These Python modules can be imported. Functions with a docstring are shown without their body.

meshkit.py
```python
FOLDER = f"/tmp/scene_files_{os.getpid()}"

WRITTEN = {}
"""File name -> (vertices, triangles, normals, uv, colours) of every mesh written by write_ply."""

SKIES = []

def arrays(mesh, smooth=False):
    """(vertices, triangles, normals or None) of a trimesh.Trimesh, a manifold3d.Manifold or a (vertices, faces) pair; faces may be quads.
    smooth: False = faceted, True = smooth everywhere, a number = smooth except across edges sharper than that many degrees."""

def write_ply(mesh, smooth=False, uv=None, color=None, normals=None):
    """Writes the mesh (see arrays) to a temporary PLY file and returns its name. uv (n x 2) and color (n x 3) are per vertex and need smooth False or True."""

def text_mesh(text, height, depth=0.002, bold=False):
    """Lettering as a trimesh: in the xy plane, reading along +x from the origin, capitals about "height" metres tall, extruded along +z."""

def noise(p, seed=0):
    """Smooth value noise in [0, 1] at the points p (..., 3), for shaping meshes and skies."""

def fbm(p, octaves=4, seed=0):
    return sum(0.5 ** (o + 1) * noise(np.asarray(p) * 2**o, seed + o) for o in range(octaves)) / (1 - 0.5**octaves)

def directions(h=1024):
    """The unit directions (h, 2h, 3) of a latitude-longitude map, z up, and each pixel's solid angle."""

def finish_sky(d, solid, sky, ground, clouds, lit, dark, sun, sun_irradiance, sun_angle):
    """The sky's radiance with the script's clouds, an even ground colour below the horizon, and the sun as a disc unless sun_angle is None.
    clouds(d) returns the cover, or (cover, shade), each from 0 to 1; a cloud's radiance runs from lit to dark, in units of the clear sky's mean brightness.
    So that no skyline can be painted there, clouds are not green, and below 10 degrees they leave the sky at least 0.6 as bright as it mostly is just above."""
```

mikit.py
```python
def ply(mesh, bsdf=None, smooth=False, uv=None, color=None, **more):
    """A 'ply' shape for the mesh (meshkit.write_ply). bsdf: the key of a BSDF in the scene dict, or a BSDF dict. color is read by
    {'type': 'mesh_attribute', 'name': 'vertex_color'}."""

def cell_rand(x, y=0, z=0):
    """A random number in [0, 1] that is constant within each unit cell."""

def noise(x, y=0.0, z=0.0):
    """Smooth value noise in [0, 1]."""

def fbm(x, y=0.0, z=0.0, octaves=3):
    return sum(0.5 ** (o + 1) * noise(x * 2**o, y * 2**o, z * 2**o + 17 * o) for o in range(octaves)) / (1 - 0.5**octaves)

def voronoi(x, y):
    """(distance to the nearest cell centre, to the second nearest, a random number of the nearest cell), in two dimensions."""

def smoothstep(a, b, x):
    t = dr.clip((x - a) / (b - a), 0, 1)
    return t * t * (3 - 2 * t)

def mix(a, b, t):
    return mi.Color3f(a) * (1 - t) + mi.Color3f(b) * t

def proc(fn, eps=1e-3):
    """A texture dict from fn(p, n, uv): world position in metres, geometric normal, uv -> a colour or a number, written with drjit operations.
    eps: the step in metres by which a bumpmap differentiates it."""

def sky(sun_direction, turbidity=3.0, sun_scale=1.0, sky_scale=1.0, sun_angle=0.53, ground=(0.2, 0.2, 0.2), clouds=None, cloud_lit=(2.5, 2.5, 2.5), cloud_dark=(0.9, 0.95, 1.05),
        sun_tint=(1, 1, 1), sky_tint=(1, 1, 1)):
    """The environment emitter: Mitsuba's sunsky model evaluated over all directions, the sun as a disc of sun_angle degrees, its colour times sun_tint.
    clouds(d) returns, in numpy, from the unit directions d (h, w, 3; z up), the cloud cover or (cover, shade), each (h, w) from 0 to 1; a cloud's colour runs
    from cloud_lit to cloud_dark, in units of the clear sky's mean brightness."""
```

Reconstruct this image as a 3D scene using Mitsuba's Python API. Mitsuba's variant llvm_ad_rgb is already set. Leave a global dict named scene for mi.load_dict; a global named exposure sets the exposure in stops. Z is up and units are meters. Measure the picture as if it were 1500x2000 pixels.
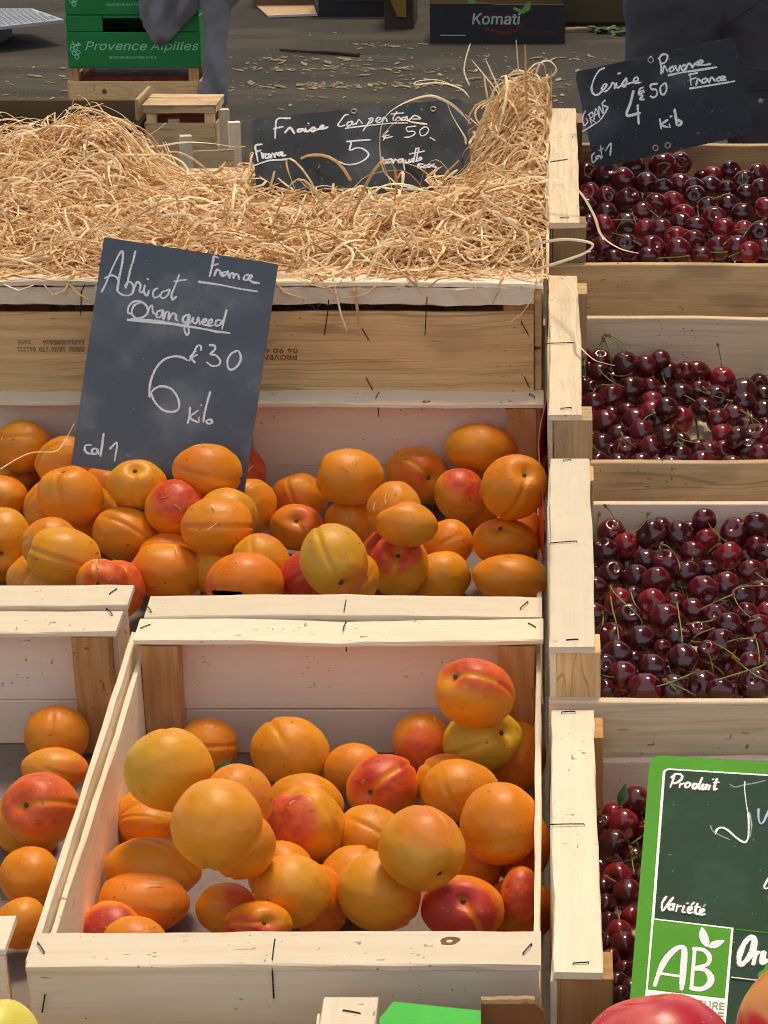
import math, random
import numpy as np
import trimesh
import drjit as dr
import mitsuba as mi
import mikit, meshkit
from mikit import proc, noise, fbm, voronoi, cell_rand, smoothstep, mix
from shapely.geometry import LineString, Polygon, box as sbox
from shapely import affinity
from shapely.ops import unary_union

T = mi.ScalarTransform4f
scene, labels = {}, {}
rng = np.random.default_rng(20)

# ---------------------------------------------------------------- camera, sky, exposure
PITCH = math.radians(18.0)
EYE = np.array([0, 0, 1.65])
FWD = np.array([0, math.cos(PITCH), -math.sin(PITCH)])
scene['camera'] = dict(type='perspective', fov=2 * math.degrees(math.atan(750 / 5000)), fov_axis='x', near_clip=0.05, far_clip=300.0,
                       principal_point_offset_x=-0.21, to_world=T().look_at(origin=EYE.tolist(), target=(EYE + FWD).tolist(), up=[0, 0, 1]))
scene['sky'] = mikit.sky((0.10, 0.30, 0.95), turbidity=4, sun_scale=0.36, sun_angle=13.0, sky_scale=1.0, clouds=lambda d: 0.55 + 0 * d[..., 0],
                         cloud_lit=(1.75, 1.67, 1.52), sun_tint=(1.0, 0.93, 0.80), sky_tint=(1.03, 1.0, 0.94))
exposure = 2.28

# ---------------------------------------------------------------- layout measured in metres (0.1 mm where integers)
# fruit: crate, centre and half sizes in 0.1 mm, stem direction, seam (angle, turn), blush (direction, strength), hue
APRICOTS = [
 ('2L',[-4728, 22177, 9911],[279, 242],None,None,None,0.35),
 ('2L',[-4304, 21955, 9824],[269, 248],None,None,None,0.35),
 ('2L',[-4844, 22361, 9607],[227, 227],(0.42, 0.0),None,(0.6, -0.75, 0.9),0.35),
 ('2L',[-4073, 20936, 9841],[282, 262],(-0.23, -0.91),None,None,0.35),
 ('2L',[-4885, 21770, 9540],[273, 222],None,None,None,0.35),
 ('2L',[-4608, 20648, 9540],[236, 280],(0.03, 0.52),None,None,0.35),
 ('2L',[-4371, 21576, 9524],[244, 267],None,None,None,0.35),
 ('2L',[-4084, 20027, 9701],[238, 238],None,None,None,0.35),
 ('2L',[-3998, 21332, 9573],[260, 245],None,None,None,0.35),
 ('2L',[-3902, 19626, 9738],[297, 244],None,(20, 0),None,0.90),
 ('2L',[-3586, 20773, 9549],[291, 237],None,(35, -20),None,0.35),
 ('2L',[-3504, 20948, 9940],[262, 216],(0.06, -0.62),None,None,0.60),
 ('2R',[-3152, 20732, 9803],[260, 244],None,None,(0.25, -0.6, 1.0),0.35),
 ('2R',[-2897, 20984, 10049],[303, 238],None,None,None,0.30),
 ('2R',[-2724, 20160, 9813],[304, 254],None,(0, 0),(-0.9, -0.3, 0.35),0.35),
 ('2R',[-2691, 20650, 9761],[253, 236],None,None,None,0.60),
 ('2R',[-3147, 20062, 9461],[324, 235],None,(25, -70),None,0.50),
 ('2R',[-2412, 19356, 9601],[314, 258],None,(88, 55),(-0.9, 0.4, 0.6),0.10),
 ('2L',[-3556, 19372, 9634],[207, 170],(-0.07, 0.17),None,(0.5, -0.2, 0.9),0.35),
 ('2L',[-4110, 20083, 9336],[242, 198],None,None,None,0.50),
 ('2L',[-4711, 20978, 9273],[235, 265],None,None,None,0.35),
 ('2R',[-2328, 19851, 9623],[239, 234],None,None,None,0.80),
 ('2R',[-2784, 22190, 9665],[249, 274],None,None,(0.8, -0.5, 0.9),0.35),
 ('2R',[-2610, 21410, 9581],[249, 257],None,None,None,0.35),
 ('2R',[-3193, 20527, 9408],[259, 230],None,None,None,0.35),
 ('2L',[-4264, 20238, 9330],[251, 232],None,None,None,0.35),
 ('2L',[-3511, 19755, 9411],[229, 243],None,None,(0.6, -0.3, 0.9),0.35),
 ('2R',[-2199, 21875, 9537],[248, 211],None,(70, -10),(-0.7, 0.1, 0.5),0.35),
 ('2R',[-1696, 21261, 9910],[294, 249],None,(15, -75),None,0.35),
 ('2R',[-1165, 22183, 9644],[288, 260],(0.5, 0.14),None,(0.1, -0.2, 0.6),0.35),
 ('2R',[-578, 22162, 9902],[324, 231],None,None,None,0.35),
 ('2R',[-762, 21749, 9596],[228, 237],None,None,(0.5, -0.75, 1.0),0.35),
 ('2R',[-263, 20596, 10026],[285, 280],(0.42, -0.43),None,(-0.4, -0.8, 0.35),0.35),
 ('2R',[-2168, 21219, 9464],[241, 206],(0.07, -0.35),None,(0.8, -0.5, 0.7),0.35),
 ('2R',[-1704, 21347, 9469],[234, 207],None,(80, 10),None,0.35),
 ('2R',[-1134, 20009, 9892],[253, 189],None,(60, -75),None,0.35),
 ('2R',[-1273, 20492, 9853],[235, 250],None,None,None,0.35),
 ('2R',[-834, 20909, 9418],[215, 215],None,None,(0.2, -0.8, 0.3),0.35),
 ('2R',[-335, 20635, 9526],[288, 209],(-0.21, -0.64),None,None,0.35),
 ('2R',[-295, 20138, 9378],[316, 202],None,(10, 50),None,0.35),
 ('2R',[-1660, 18999, 9921],[270, 298],(0.3, 0.71),None,(0.8, 0.7, 0.6),0.90),
 ('2R',[-1227, 20197, 9466],[253, 270],(0.07, -0.42),None,(-0.2, -0.75, 1.0),0.70),
 ('2R',[-1320, 20615, 9420],[257, 234],None,None,(-0.5, -0.6, 1.0),0.35),
 ('2R',[-883, 20464, 9259],[257, 232],None,None,None,0.70),
 ('2R',[-661, 22025, 9385],[252, 269],None,None,None,0.35),
 ('2R',[-1933, 19603, 9561],[233, 235],None,None,(0.0, -0.3, 1.2),0.35),
 ('2R',[-1552, 19380, 9624],[221, 242],None,None,None,0.35),
 ('2R',[-226, 21008, 9462],[235, 264],None,None,None,0.35),
 ('1R',[-2494, 15629, 9625],[298, 280],None,None,(-0.9, -0.1, -0.4),0.75),
 ('1R',[-2482, 17359, 9057],[229, 200],(-0.43, -0.92),(0, 0),None,0.35),
 ('1R',[-2003, 15374, 9538],[221, 223],None,None,None,0.35),
 ('1R',[-2057, 14634, 9691],[287, 286],None,None,(0.9, 0.4, 0.35),0.45),
 ('1R',[-2719, 16026, 9039],[202, 142],None,None,None,0.35),
 ('1R',[-2626, 15568, 8922],[329, 224],(0.8, 0.83),None,None,0.40),
 ('1R',[-2642, 15191, 8864],[306, 204],None,(10, -75),(0.7, 0.0, 0.4),0.35),
 ('1R',[-2644, 14783, 8777],[222, 182],None,None,None,0.40),
 ('1R',[-2094, 15215, 8810],[205, 174],None,None,(0.9, -0.3, 0.8),0.35),
 ('1R',[-1828, 14688, 8971],[220, 144],(0.37, -0.2),None,(-0.3, 0.6, 1.0),0.35),
 ('1R',[-2797, 14938, 8767],[217, 222],None,None,(0.0, 0.0, 1.1),0.35),
 ('1R',[-1945, 14989, 9380],[213, 223],None,None,None,0.35),
 ('1R',[-2795, 16388, 8901],[233, 242],None,None,None,0.35),
 ('1L',[-3615, 17494, 9083],[239, 222],None,(88, 0),None,0.35),
 ('1L',[-3531, 16975, 9042],[246, 153],None,None,(0.8, 0.2, 0.5),0.35),
 ('1L',[-3469, 16132, 9102],[267, 259],(-0.33, -0.25),None,(0.1, -0.45, 0.9),0.35),
 ('1L',[-3460, 15589, 8857],[204, 204],None,None,None,0.35),
 ('1L',[-3427, 15078, 8776],[169, 169],None,None,(0.6, 0.1, 0.4),0.35),
 ('1L',[-3635, 16458, 8845],[232, 245],None,None,None,0.35),
 ('1R',[-1859, 17180, 9089],[291, 250],None,None,None,0.40),
 ('1R',[-1391, 17070, 9008],[223, 178],None,None,None,0.35),
 ('1R',[-1685, 16454, 8991],[273, 224],None,None,None,0.40),
 ('1R',[-1156, 16693, 9015],[259, 240],(-0.39, 0.06),None,(0.1, -0.5, 1.0),0.35),
 ('1R',[-499, 17024, 9611],[289, 249],(-0.58, -0.54),None,(0.25, -0.9, 0.9),0.35),
 ('1R',[-905, 17384, 9067],[220, 226],None,None,(0.2, 0.4, 0.8),0.35),
 ('1R',[-458, 17199, 9162],[291, 235],(0.68, -0.3),None,None,1.30),
 ('1R',[-221, 17450, 8915],[228, 276],None,None,(0.3, 0.3, 0.5),0.35),
 ('1R',[-591, 16417, 9117],[272, 223],None,None,None,0.50),
 ('1R',[-699, 16781, 8976],[238, 246],None,None,None,0.35),
 ('1R',[-304, 15596, 9247],[269, 277],None,None,None,0.20),
 ('1R',[-1641, 15982, 9055],[279, 266],None,(75, 50),(-0.7, -0.2, 1.0),0.60),
 ('1R',[-1185, 16036, 8937],[253, 228],None,(35, -20),None,0.35),
 ('1R',[-792, 14970, 9368],[283, 274],(0.49, 0.66),None,None,0.60),
 ('1R',[-1639, 15049, 9024],[249, 242],None,(50, 60),None,0.35),
 ('1R',[-1087, 15136, 8977],[278, 262],None,None,None,0.70),
 ('1R',[-540, 15144, 8850],[275, 219],(0.05, -0.4),None,(-0.2, 0.1, 1.3),0.35),
 ('1R',[-448, 15761, 8869],[160, 229],None,None,None,0.50),
 ('1R',[-165, 15263, 8895],[132, 182],None,None,(0.0, -0.1, 1.0),0.35),
 ('1R',[-168, 15512, 8654],[234, 221],None,None,None,0.40),
 ('1R',[-1509, 15306, 8829],[209, 241],None,None,(0.0, 0.5, 0.5),0.35),
 ('1R',[-169, 15926, 8924],[205, 261],None,None,(0.0, 0.2, 0.6),0.35),
 ('1R',[-1774, 15576, 8884],[227, 227],None,None,None,0.35),
 ('1R',[-1294, 15510, 8874],[222, 231],None,None,None,0.35),
 ('2R',[-2731, 20125, 9455],[226, 214],None,None,None,0.53),
 ('2L',[-3916, 21771, 9602],[262, 248],None,None,None,0.53),
]
LOW = [91, 92]
CHERRIES = {
 'c1': dict(origin=[0.0, 2.3269, 1.17435], tilt=0.18774, shown=58, fruit=[
  (1384,26186,11768,114),(1207,26043,11767,134),(906,26071,11730,116),(626,25876,11700,123),(418,25939,11696,108),(791,25716,11672,122),(1023,25655,11658,114),(1198,25511,11630,106),
  (1373,25653,11645,109),(1493,25490,11637,106),(1680,25596,11630,117),(1712,25916,11693,97),(1901,26014,11714,103),(2169,25913,11701,108),(2011,25709,11666,107),(2176,25497,11628,106),
  (814,25157,11569,122),(1496,25289,11595,110),(600,25247,11598,105),(1272,25151,11560,107),(436,25374,11594,116),(1095,25040,11556,114),(1813,25061,11552,114),(2022,25314,11598,115),
  (2178,25010,11537,99),(604,24822,11510,106),(405,24999,11539,104),(957,24862,11515,104),(1357,24790,11504,106),(1653,24700,11489,118),(1592,24952,11533,114),(1935,24802,11507,113),
  (572,24502,11454,107),(798,24590,11448,117),(1112,24341,11449,111),(969,24475,11421,105),(1465,24464,11449,105),(1322,24598,11467,103),(1740,24489,11418,117),(2068,24243,11444,116),
  (542,23983,11362,103),(769,23983,11362,117),(1254,24197,11404,111),(1420,24085,11398,103),(1264,23874,11344,124),(1024,23953,11351,117),(1832,24007,11345,110),(1643,23924,11363,110),
  (968,23768,11317,90),(412,23768,11303,81),(653,23743,11303,85),(1477,23780,11315,90),(1941,23841,11343,100),(2096,23952,11352,100),(384,24434,11430,92),(430,24642,11458,83),
  (1827,25469,11628,91),(1919,24384,11428,107),(503,24082,11122,103),(1467,24213,11089,105),(830,24173,11146,103),(1154,24341,11099,102),(1754,24760,11016,107),(2014,24307,11147,107),
  (388,25218,11098,100),(978,23996,11106,95),(2200,24196,11182,103),(645,23864,11113,102),(2265,25275,11346,102),(1308,23981,11140,102),(2380,26137,11556,97),(1966,24731,11021,94),
  (1203,25781,11311,95),(1634,24963,11218,100),(690,25114,11235,103),(2308,25710,11443,101),(436,24301,11041,108),(2318,25355,11158,107),(922,26149,11439,107),(2104,25369,11374,93),
  (1553,24397,11049,104),(1634,26230,11591,98),(386,25684,11271,95),(735,25547,11351,104),(390,26181,11298,104),(945,25078,11137,106),(2099,24573,11080,99),(385,25398,11166,95),
  (407,26014,11509,107),(531,24710,11022,101),(1509,25757,11336,97),(1115,26167,11427,106),(571,26057,11289,101),(610,26156,11531,102),(557,25526,11181,103),
 ], stems=[
  (34,[(1135,24335,11551),(1086,24606,11538),(1042,24755,11550),(1002,24751,11593),(969,24617,11662),(942,24379,11750),(937,24392,11789)]),
  (6,[(982,25578,11573),(1025,25546,11584),(1067,25510,11590),(1106,25451,11597),(1143,25383,11602),(1176,25265,11612),(1205,25091,11628)]),
  (36,[(1485,24412,11522),(1483,24422,11543),(1496,24666,11517),(1502,24810,11511),(1502,24856,11525),(1500,24866,11547),(1498,24875,11568)]),
  (35,[(892,24416,11446),(874,24482,11502),(859,24557,11542),(853,24777,11537),(848,24933,11530),(844,25010,11523),(841,25030,11512)]),
  (32,[(684,24483,11407),(715,24483,11466),(744,24496,11510),(770,24516,11539),(794,24538,11555),(815,24553,11561),(834,24558,11556)]),
  (25,[(645,24484,11520),(698,24494,11522),(748,24501,11522),(795,24493,11523),(839,24502,11520),(882,24532,11510),(924,24628,11486)]),
  (34,[(1154,24177,11458),(1193,24141,11485),(1233,24137,11498),(1275,24147,11502),(1317,24177,11494),(1357,24157,11490),(1392,24059,11495)]),
  (30,[(1600,24910,11625),(1652,24896,11648),(1698,24901,11664),(1743,24986,11661),(1779,25042,11662),(1806,25073,11665),(1833,25198,11646)]),
  (38,[(1815,24325,11452),(1867,24285,11469),(1917,24252,11484),(1966,24210,11501),(2012,24162,11520),(2060,24158,11529),(2109,24169,11535)]),
  (46,[(1863,23951,11419),(1895,24108,11437),(1930,24200,11463),(1966,24211,11501),(2005,24185,11541),(2047,24117,11584),(2092,23999,11631)]),
  (32,[(638,24161,11462),(670,23930,11501),(710,23927,11490),(753,23924,11474),(799,23915,11455),(848,23910,11432),(899,23899,11405)]),
  (43,[(1408,23853,11366),(1447,23719,11384),(1495,23710,11377),(1547,23746,11364),(1600,23778,11354),(1654,23800,11350),(1709,23813,11349)]),
  (48,[(1039,23721,11308),(1097,23703,11316),(1155,23736,11313),(1209,23744,11315),(1260,23736,11321),(1309,23747,11323),(1355,23765,11323)]),
  (5,[(750,25631,11733),(722,25679,11776),(696,25696,11816),(672,25651,11859),(651,25659,11884),(634,25664,11900),(620,25667,11908)]),
  (14,[(1990,25605,11659),(1989,25591,11684),(1989,25599,11704),(1989,25611,11723),(1990,25629,11742),(1992,25656,11758),(1993,25682,11775)]),
  (4,[(443,25839,11694),(456,25828,11718),(469,25844,11737),(482,25863,11755),(495,25867,11776),(508,25853,11801),(521,25860,11821)]),
  (46,[(1731,23768,11310),(1758,23833,11306),(1783,23877,11307),(1805,23877,11317),(1825,23847,11334),(1843,23800,11354),(1863,23767,11372)]),
  (14,[(2043,25630,11707),(2055,25628,11724),(2070,25657,11736),(2090,25745,11737),(2107,25800,11745),(2121,25821,11758),(2134,25830,11774)]),
  (47,[(1673,23841,11405),(1689,23837,11420),(1706,23863,11429),(1726,23916,11432),(1761,24175,11392),(1788,24331,11374),(1809,24386,11377)]),
  (1,[(1177,25934,11676),(1189,25909,11696),(1201,25900,11713),(1214,25896,11729),(1227,25896,11745),(1240,25899,11760),(1253,25904,11774)]),
 ]),
 'c2': dict(origin=[0.0, 1.98337, 1.08787], tilt=0.14299, shown=45, fruit=[
  (329,22795,10603,88),(478,22631,10475,101),(503,22791,10552,99),(727,22584,10561,115),(828,22801,10504,92),(909,22657,10535,107),(1121,22712,10446,116),(1380,22712,10446,124),
  (1619,22616,10427,112),(1788,22367,10376,118),(356,22544,10387,87),(418,22408,10395,77),(578,22259,10347,122),(427,22110,10330,103),(773,22401,10382,119),(962,22491,10379,91),
  (1071,22362,10348,91),(1220,22238,10368,118),(1532,22244,10352,118),(1786,22126,10326,103),(964,22180,10325,100),(1427,22016,10305,117),(726,21993,10283,89),(950,21997,10289,99),
  (525,21768,10253,116),(789,21762,10276,109),(978,21813,10254,102),(1194,21823,10266,116),(1526,21796,10274,102),(1687,21913,10269,109),(1950,21975,10295,103),(837,21548,10209,119),
  (1558,21520,10203,108),(632,21580,10199,88),(491,21412,10141,110),(689,21185,10195,100),(922,21245,10149,127),(1159,21362,10171,107),(1333,21295,10148,91),(1548,21241,10143,96),
  (1752,21245,10149,107),(1850,21472,10195,121),(1944,21710,10226,88),(439,21568,10138,68),(570,21267,10135,73),(1302,20551,10252,106),(621,20966,10106,104),(1060,20575,10204,106),
  (2000,22594,10272,101),(1570,20573,10207,104),(427,20617,10232,106),(1833,20825,10228,106),(810,20825,10152,104),(2032,21435,10203,96),(1748,20794,10071,105),(1786,21659,10241,101),
  (1394,22408,10376,101),(620,22696,10384,101),(1043,21096,10326,93),(1405,20945,10102,105),(2109,22356,10245,100),(1070,21735,10398,102),(1165,21114,10136,108),(973,21005,10088,99),
  (1970,22827,10332,93),(1644,21146,10305,96),(597,22087,10215,98),(1052,22707,10585,95),(384,21938,10244,102),(1605,22485,10257,92),(862,22510,10238,104),(1405,21123,10168,107),
  (2113,21970,10182,104),(1953,21020,10264,104),(1276,22543,10509,103),(393,22775,10459,102),
 ], stems=[
  (8,[(1610,22626,10536),(1604,22618,10575),(1600,22629,10609),(1594,22639,10643),(1588,22650,10675),(1580,22660,10707),(1573,22670,10738)]),
  (2,[(479,22714,10594),(492,22711,10639),(504,22720,10676),(515,22730,10708),(523,22739,10735),(531,22747,10758),(536,22753,10776)]),
  (2,[(601,22695,10510),(600,22691,10564),(595,22706,10609),(587,22720,10652),(574,22732,10691),(557,22744,10728),(536,22755,10761)]),
  (2,[(430,22800,10616),(459,22790,10650),(483,22799,10677),(502,22807,10703),(516,22815,10728),(526,22823,10750),(531,22830,10772)]),
  (3,[(748,22590,10670),(737,22582,10710),(721,22593,10742),(697,22602,10770),(666,22610,10796),(628,22618,10818),(583,22624,10838)]),
  (3,[(712,22587,10671),(697,22579,10711),(678,22589,10742),(654,22599,10771),(626,22607,10797),(592,22614,10819),(554,22621,10839)]),
  (10,[(366,22528,10465),(364,22517,10498),(362,22526,10525),(360,22535,10552),(358,22544,10579),(358,22631,10586),(357,22683,10602)]),
  (1,[(569,22543,10506),(608,22475,10508),(646,22472,10499),(682,22476,10494),(715,22476,10496),(746,22473,10504),(774,22477,10516)]),
  (14,[(706,22326,10432),(667,22318,10450),(629,22317,10470),(593,22324,10491),(561,22444,10485),(529,22512,10496),(497,22533,10523)]),
  (11,[(426,22086,10424),(436,22209,10425),(454,22275,10434),(478,22227,10466),(508,22094,10512),(552,22182,10491),(605,22229,10472)]),
  (16,[(1118,22339,10413),(1102,22354,10435),(1093,22484,10424),(1085,22561,10427),(1078,22587,10443),(1072,22593,10464),(1069,22600,10483)]),
  (6,[(1223,22206,10537),(1270,22421,10450),(1314,22514,10398),(1349,22408,10402),(1378,22157,10449),(1426,22159,10429),(1475,22146,10415)]),
  (7,[(1402,22598,10454),(1406,22576,10432),(1413,22538,10415),(1420,22402,10426),(1424,22165,10465),(1448,22162,10441),(1475,22150,10421)]),
  (18,[(1476,22157,10412),(1507,22129,10407),(1540,22123,10396),(1573,22129,10383),(1607,22144,10369),(1640,22140,10360),(1671,22111,10359)]),
  (17,[(1229,22141,10416),(1274,22111,10399),(1316,22058,10387),(1353,21958,10387),(1390,21911,10372),(1424,21852,10360),(1454,21779,10351)]),
  (25,[(835,21531,10321),(885,21643,10340),(939,21723,10345),(995,21753,10344),(1051,21757,10335),(1107,21739,10320),(1160,21704,10300)]),
  (31,[(968,21688,10161),(1008,21672,10176),(1045,21676,10190),(1077,21681,10206),(1106,21707,10219),(1129,21712,10242),(1147,21703,10272)]),
  (37,[(1230,21277,10174),(1185,21254,10209),(1151,21265,10237),(1126,21277,10267),(1110,21284,10300),(1115,21523,10268),(1124,21662,10269)]),
  (36,[(974,21221,10255),(987,21208,10280),(1001,21215,10299),(1014,21221,10318),(1028,21227,10338),(1041,21233,10357),(1055,21240,10376)]),
  (38,[(1302,21216,10136),(1259,21223,10161),(1219,21242,10181),(1180,21251,10203),(1142,21258,10226),(1107,21284,10242),(1074,21321,10254)]),
  (38,[(1425,21254,10209),(1363,21237,10220),(1309,21239,10227),(1261,21242,10235),(1219,21263,10238),(1184,21277,10246),(1154,21283,10258)]),
  (35,[(782,21143,10214),(750,21114,10244),(723,21112,10266),(700,21126,10283),(681,21157,10295),(671,21342,10262),(662,21451,10251)]),
  (44,[(620,21115,10187),(623,21097,10209),(628,21098,10225),(632,21102,10240),(637,21110,10255),(641,21121,10268),(646,21130,10281)]),
  (40,[(1664,21187,10251),(1691,21181,10298),(1713,21194,10336),(1730,21205,10372),(1740,21216,10405),(1745,21226,10435),(1743,21235,10462)]),
  (41,[(1828,21384,10264),(1819,21380,10306),(1809,21388,10341),(1799,21399,10373),(1787,21408,10402),(1773,21417,10428),(1779,21677,10379)]),
  (42,[(1958,21632,10235),(1921,21621,10266),(1885,21632,10292),(1846,21638,10319),(1806,21646,10345),(1773,21760,10342),(1735,21826,10352)]),
  (44,[(496,21317,10084),(483,21297,10105),(470,21294,10120),(458,21294,10134),(445,21299,10147),(433,21306,10159),(420,21314,10171)]),
  (37,[(1210,21277,10110),(1172,21247,10148),(1139,21243,10177),(1112,21255,10202),(1090,21276,10224),(1072,21284,10250),(1058,21277,10281)]),
 ]),
 'c3': dict(origin=[0.0, 1.64503, 1.01742], tilt=0.14032, shown=67, fruit=[
  (524,19369,10026,110),(632,19196,9979,97),(467,19036,9969,109),(843,19218,10064,116),(919,19383,10068,86),(1063,19260,10037,110),(1152,19402,10048,74),(1267,19364,10140,92),
  (1276,19261,10003,92),(1520,19369,10026,120),(1680,19281,10121,104),(1785,19391,10032,86),(1160,19063,9966,97),(1439,18995,9963,106),(1674,19165,9983,91),(784,18929,9940,102),
  (951,18820,9952,110),(1090,18662,9930,113),(1266,18764,9920,86),(1736,19008,9978,91),(514,18678,9912,109),(700,18611,9916,101),(846,18476,9926,112),(1201,18374,9892,117),
  (1388,18481,9905,100),(1596,18701,9929,101),(1749,18851,9915,72),(389,18463,9885,85),(550,18200,9872,105),(798,18160,9868,105),(978,18210,9856,84),(668,18357,9860,73),
  (1107,18060,9848,92),(1273,17972,9837,90),(1497,18244,9888,93),(1637,18357,9873,100),(363,17993,9841,92),(619,17926,9841,103),(899,17887,9837,126),(1359,17773,9824,108),
  (1515,17999,9839,90),(1579,17760,9823,100),(483,17612,9804,107),(701,17572,9801,107),(1117,17700,9802,85),(967,17599,9803,99),(1287,17538,9777,113),(1507,17412,9783,95),
  (521,17292,9780,111),(996,17258,9763,120),(638,17393,9710,73),(427,17132,9764,88),(553,17003,9743,104),(770,17111,9748,107),(1478,17174,9766,89),(1125,16920,9704,109),
  (698,16823,9713,114),(909,16831,9716,92),(1238,16777,9725,87),(1329,16870,9676,60),(1490,16877,9721,111),(410,16846,9698,78),(859,17480,9762,73),(1186,17388,9780,81),
  (1636,17593,9781,79),(1614,17236,9723,78),(1665,18102,9827,70),(1339,17571,9578,100),(573,17530,9332,106),(985,17057,9494,99),(1458,17471,9333,107),(1170,17166,9453,103),
  (793,17290,9398,104),(1662,17615,9334,107),(431,17310,9401,103),(1395,18817,9594,98),(1736,18723,9779,101),(1255,18034,9429,107),(1025,19178,9593,105),(1775,18752,9485,103),
  (1482,18137,9524,106),(474,18666,9509,107),(639,19212,9805,106),(384,18850,9656,96),(1343,19335,9870,104),(1545,19295,9703,97),(1020,19375,9873,96),(1714,17937,9562,97),
  (761,18794,9526,107),(1284,16892,9507,107),(1462,17855,9399,92),(1604,19224,9848,105),(1718,17805,9435,107),(1137,18166,9690,96),(841,18160,9532,99),(1817,19028,9558,103),
  (1072,17860,9398,105),(1329,18503,9496,98),(1532,16992,9428,101),(1814,19205,9747,101),(910,17747,9461,100),(1367,19288,9699,95),(430,19184,9692,107),(1492,18391,9504,103),
  (641,19162,9592,102),
 ], stems=[
  (48,[(524,17228,9866),(533,17405,9885),(527,17566,9902),(517,17813,9883),(503,17995,9891),(494,18115,9929),(499,18325,9948)]),
  (37,[(719,17849,9833),(702,17844,9876),(663,17855,9917),(613,17902,9949),(563,18029,9953),(520,18137,9965),(499,18330,9946)]),
  (29,[(766,18079,9797),(731,18013,9847),(700,17927,9908),(677,17936,9937),(665,18124,9905),(656,18243,9902),(648,18293,9927)]),
  (32,[(1138,17987,9875),(1191,17977,9909),(1245,18026,9918),(1289,17992,9954),(1332,17998,9972),(1381,18131,9941),(1420,18184,9935)]),
  (35,[(1692,18325,9958),(1611,18274,9976),(1543,18220,9991),(1493,18218,9986),(1456,18216,9977),(1432,18215,9965),(1422,18213,9950)]),
  (40,[(1521,17786,9900),(1495,17853,9900),(1473,17921,9902),(1453,17974,9911),(1441,18077,9905),(1430,18145,9914),(1420,18178,9937)]),
  (45,[(989,17264,9882),(994,17393,9871),(995,17498,9876),(993,17565,9902),(992,17715,9903),(989,17841,9921),(983,17971,9943)]),
  (44,[(1034,17698,9877),(1066,17680,9887),(1098,17681,9891),(1132,17684,9894),(1166,17684,9900),(1208,17791,9866),(1247,17851,9851)]),
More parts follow.
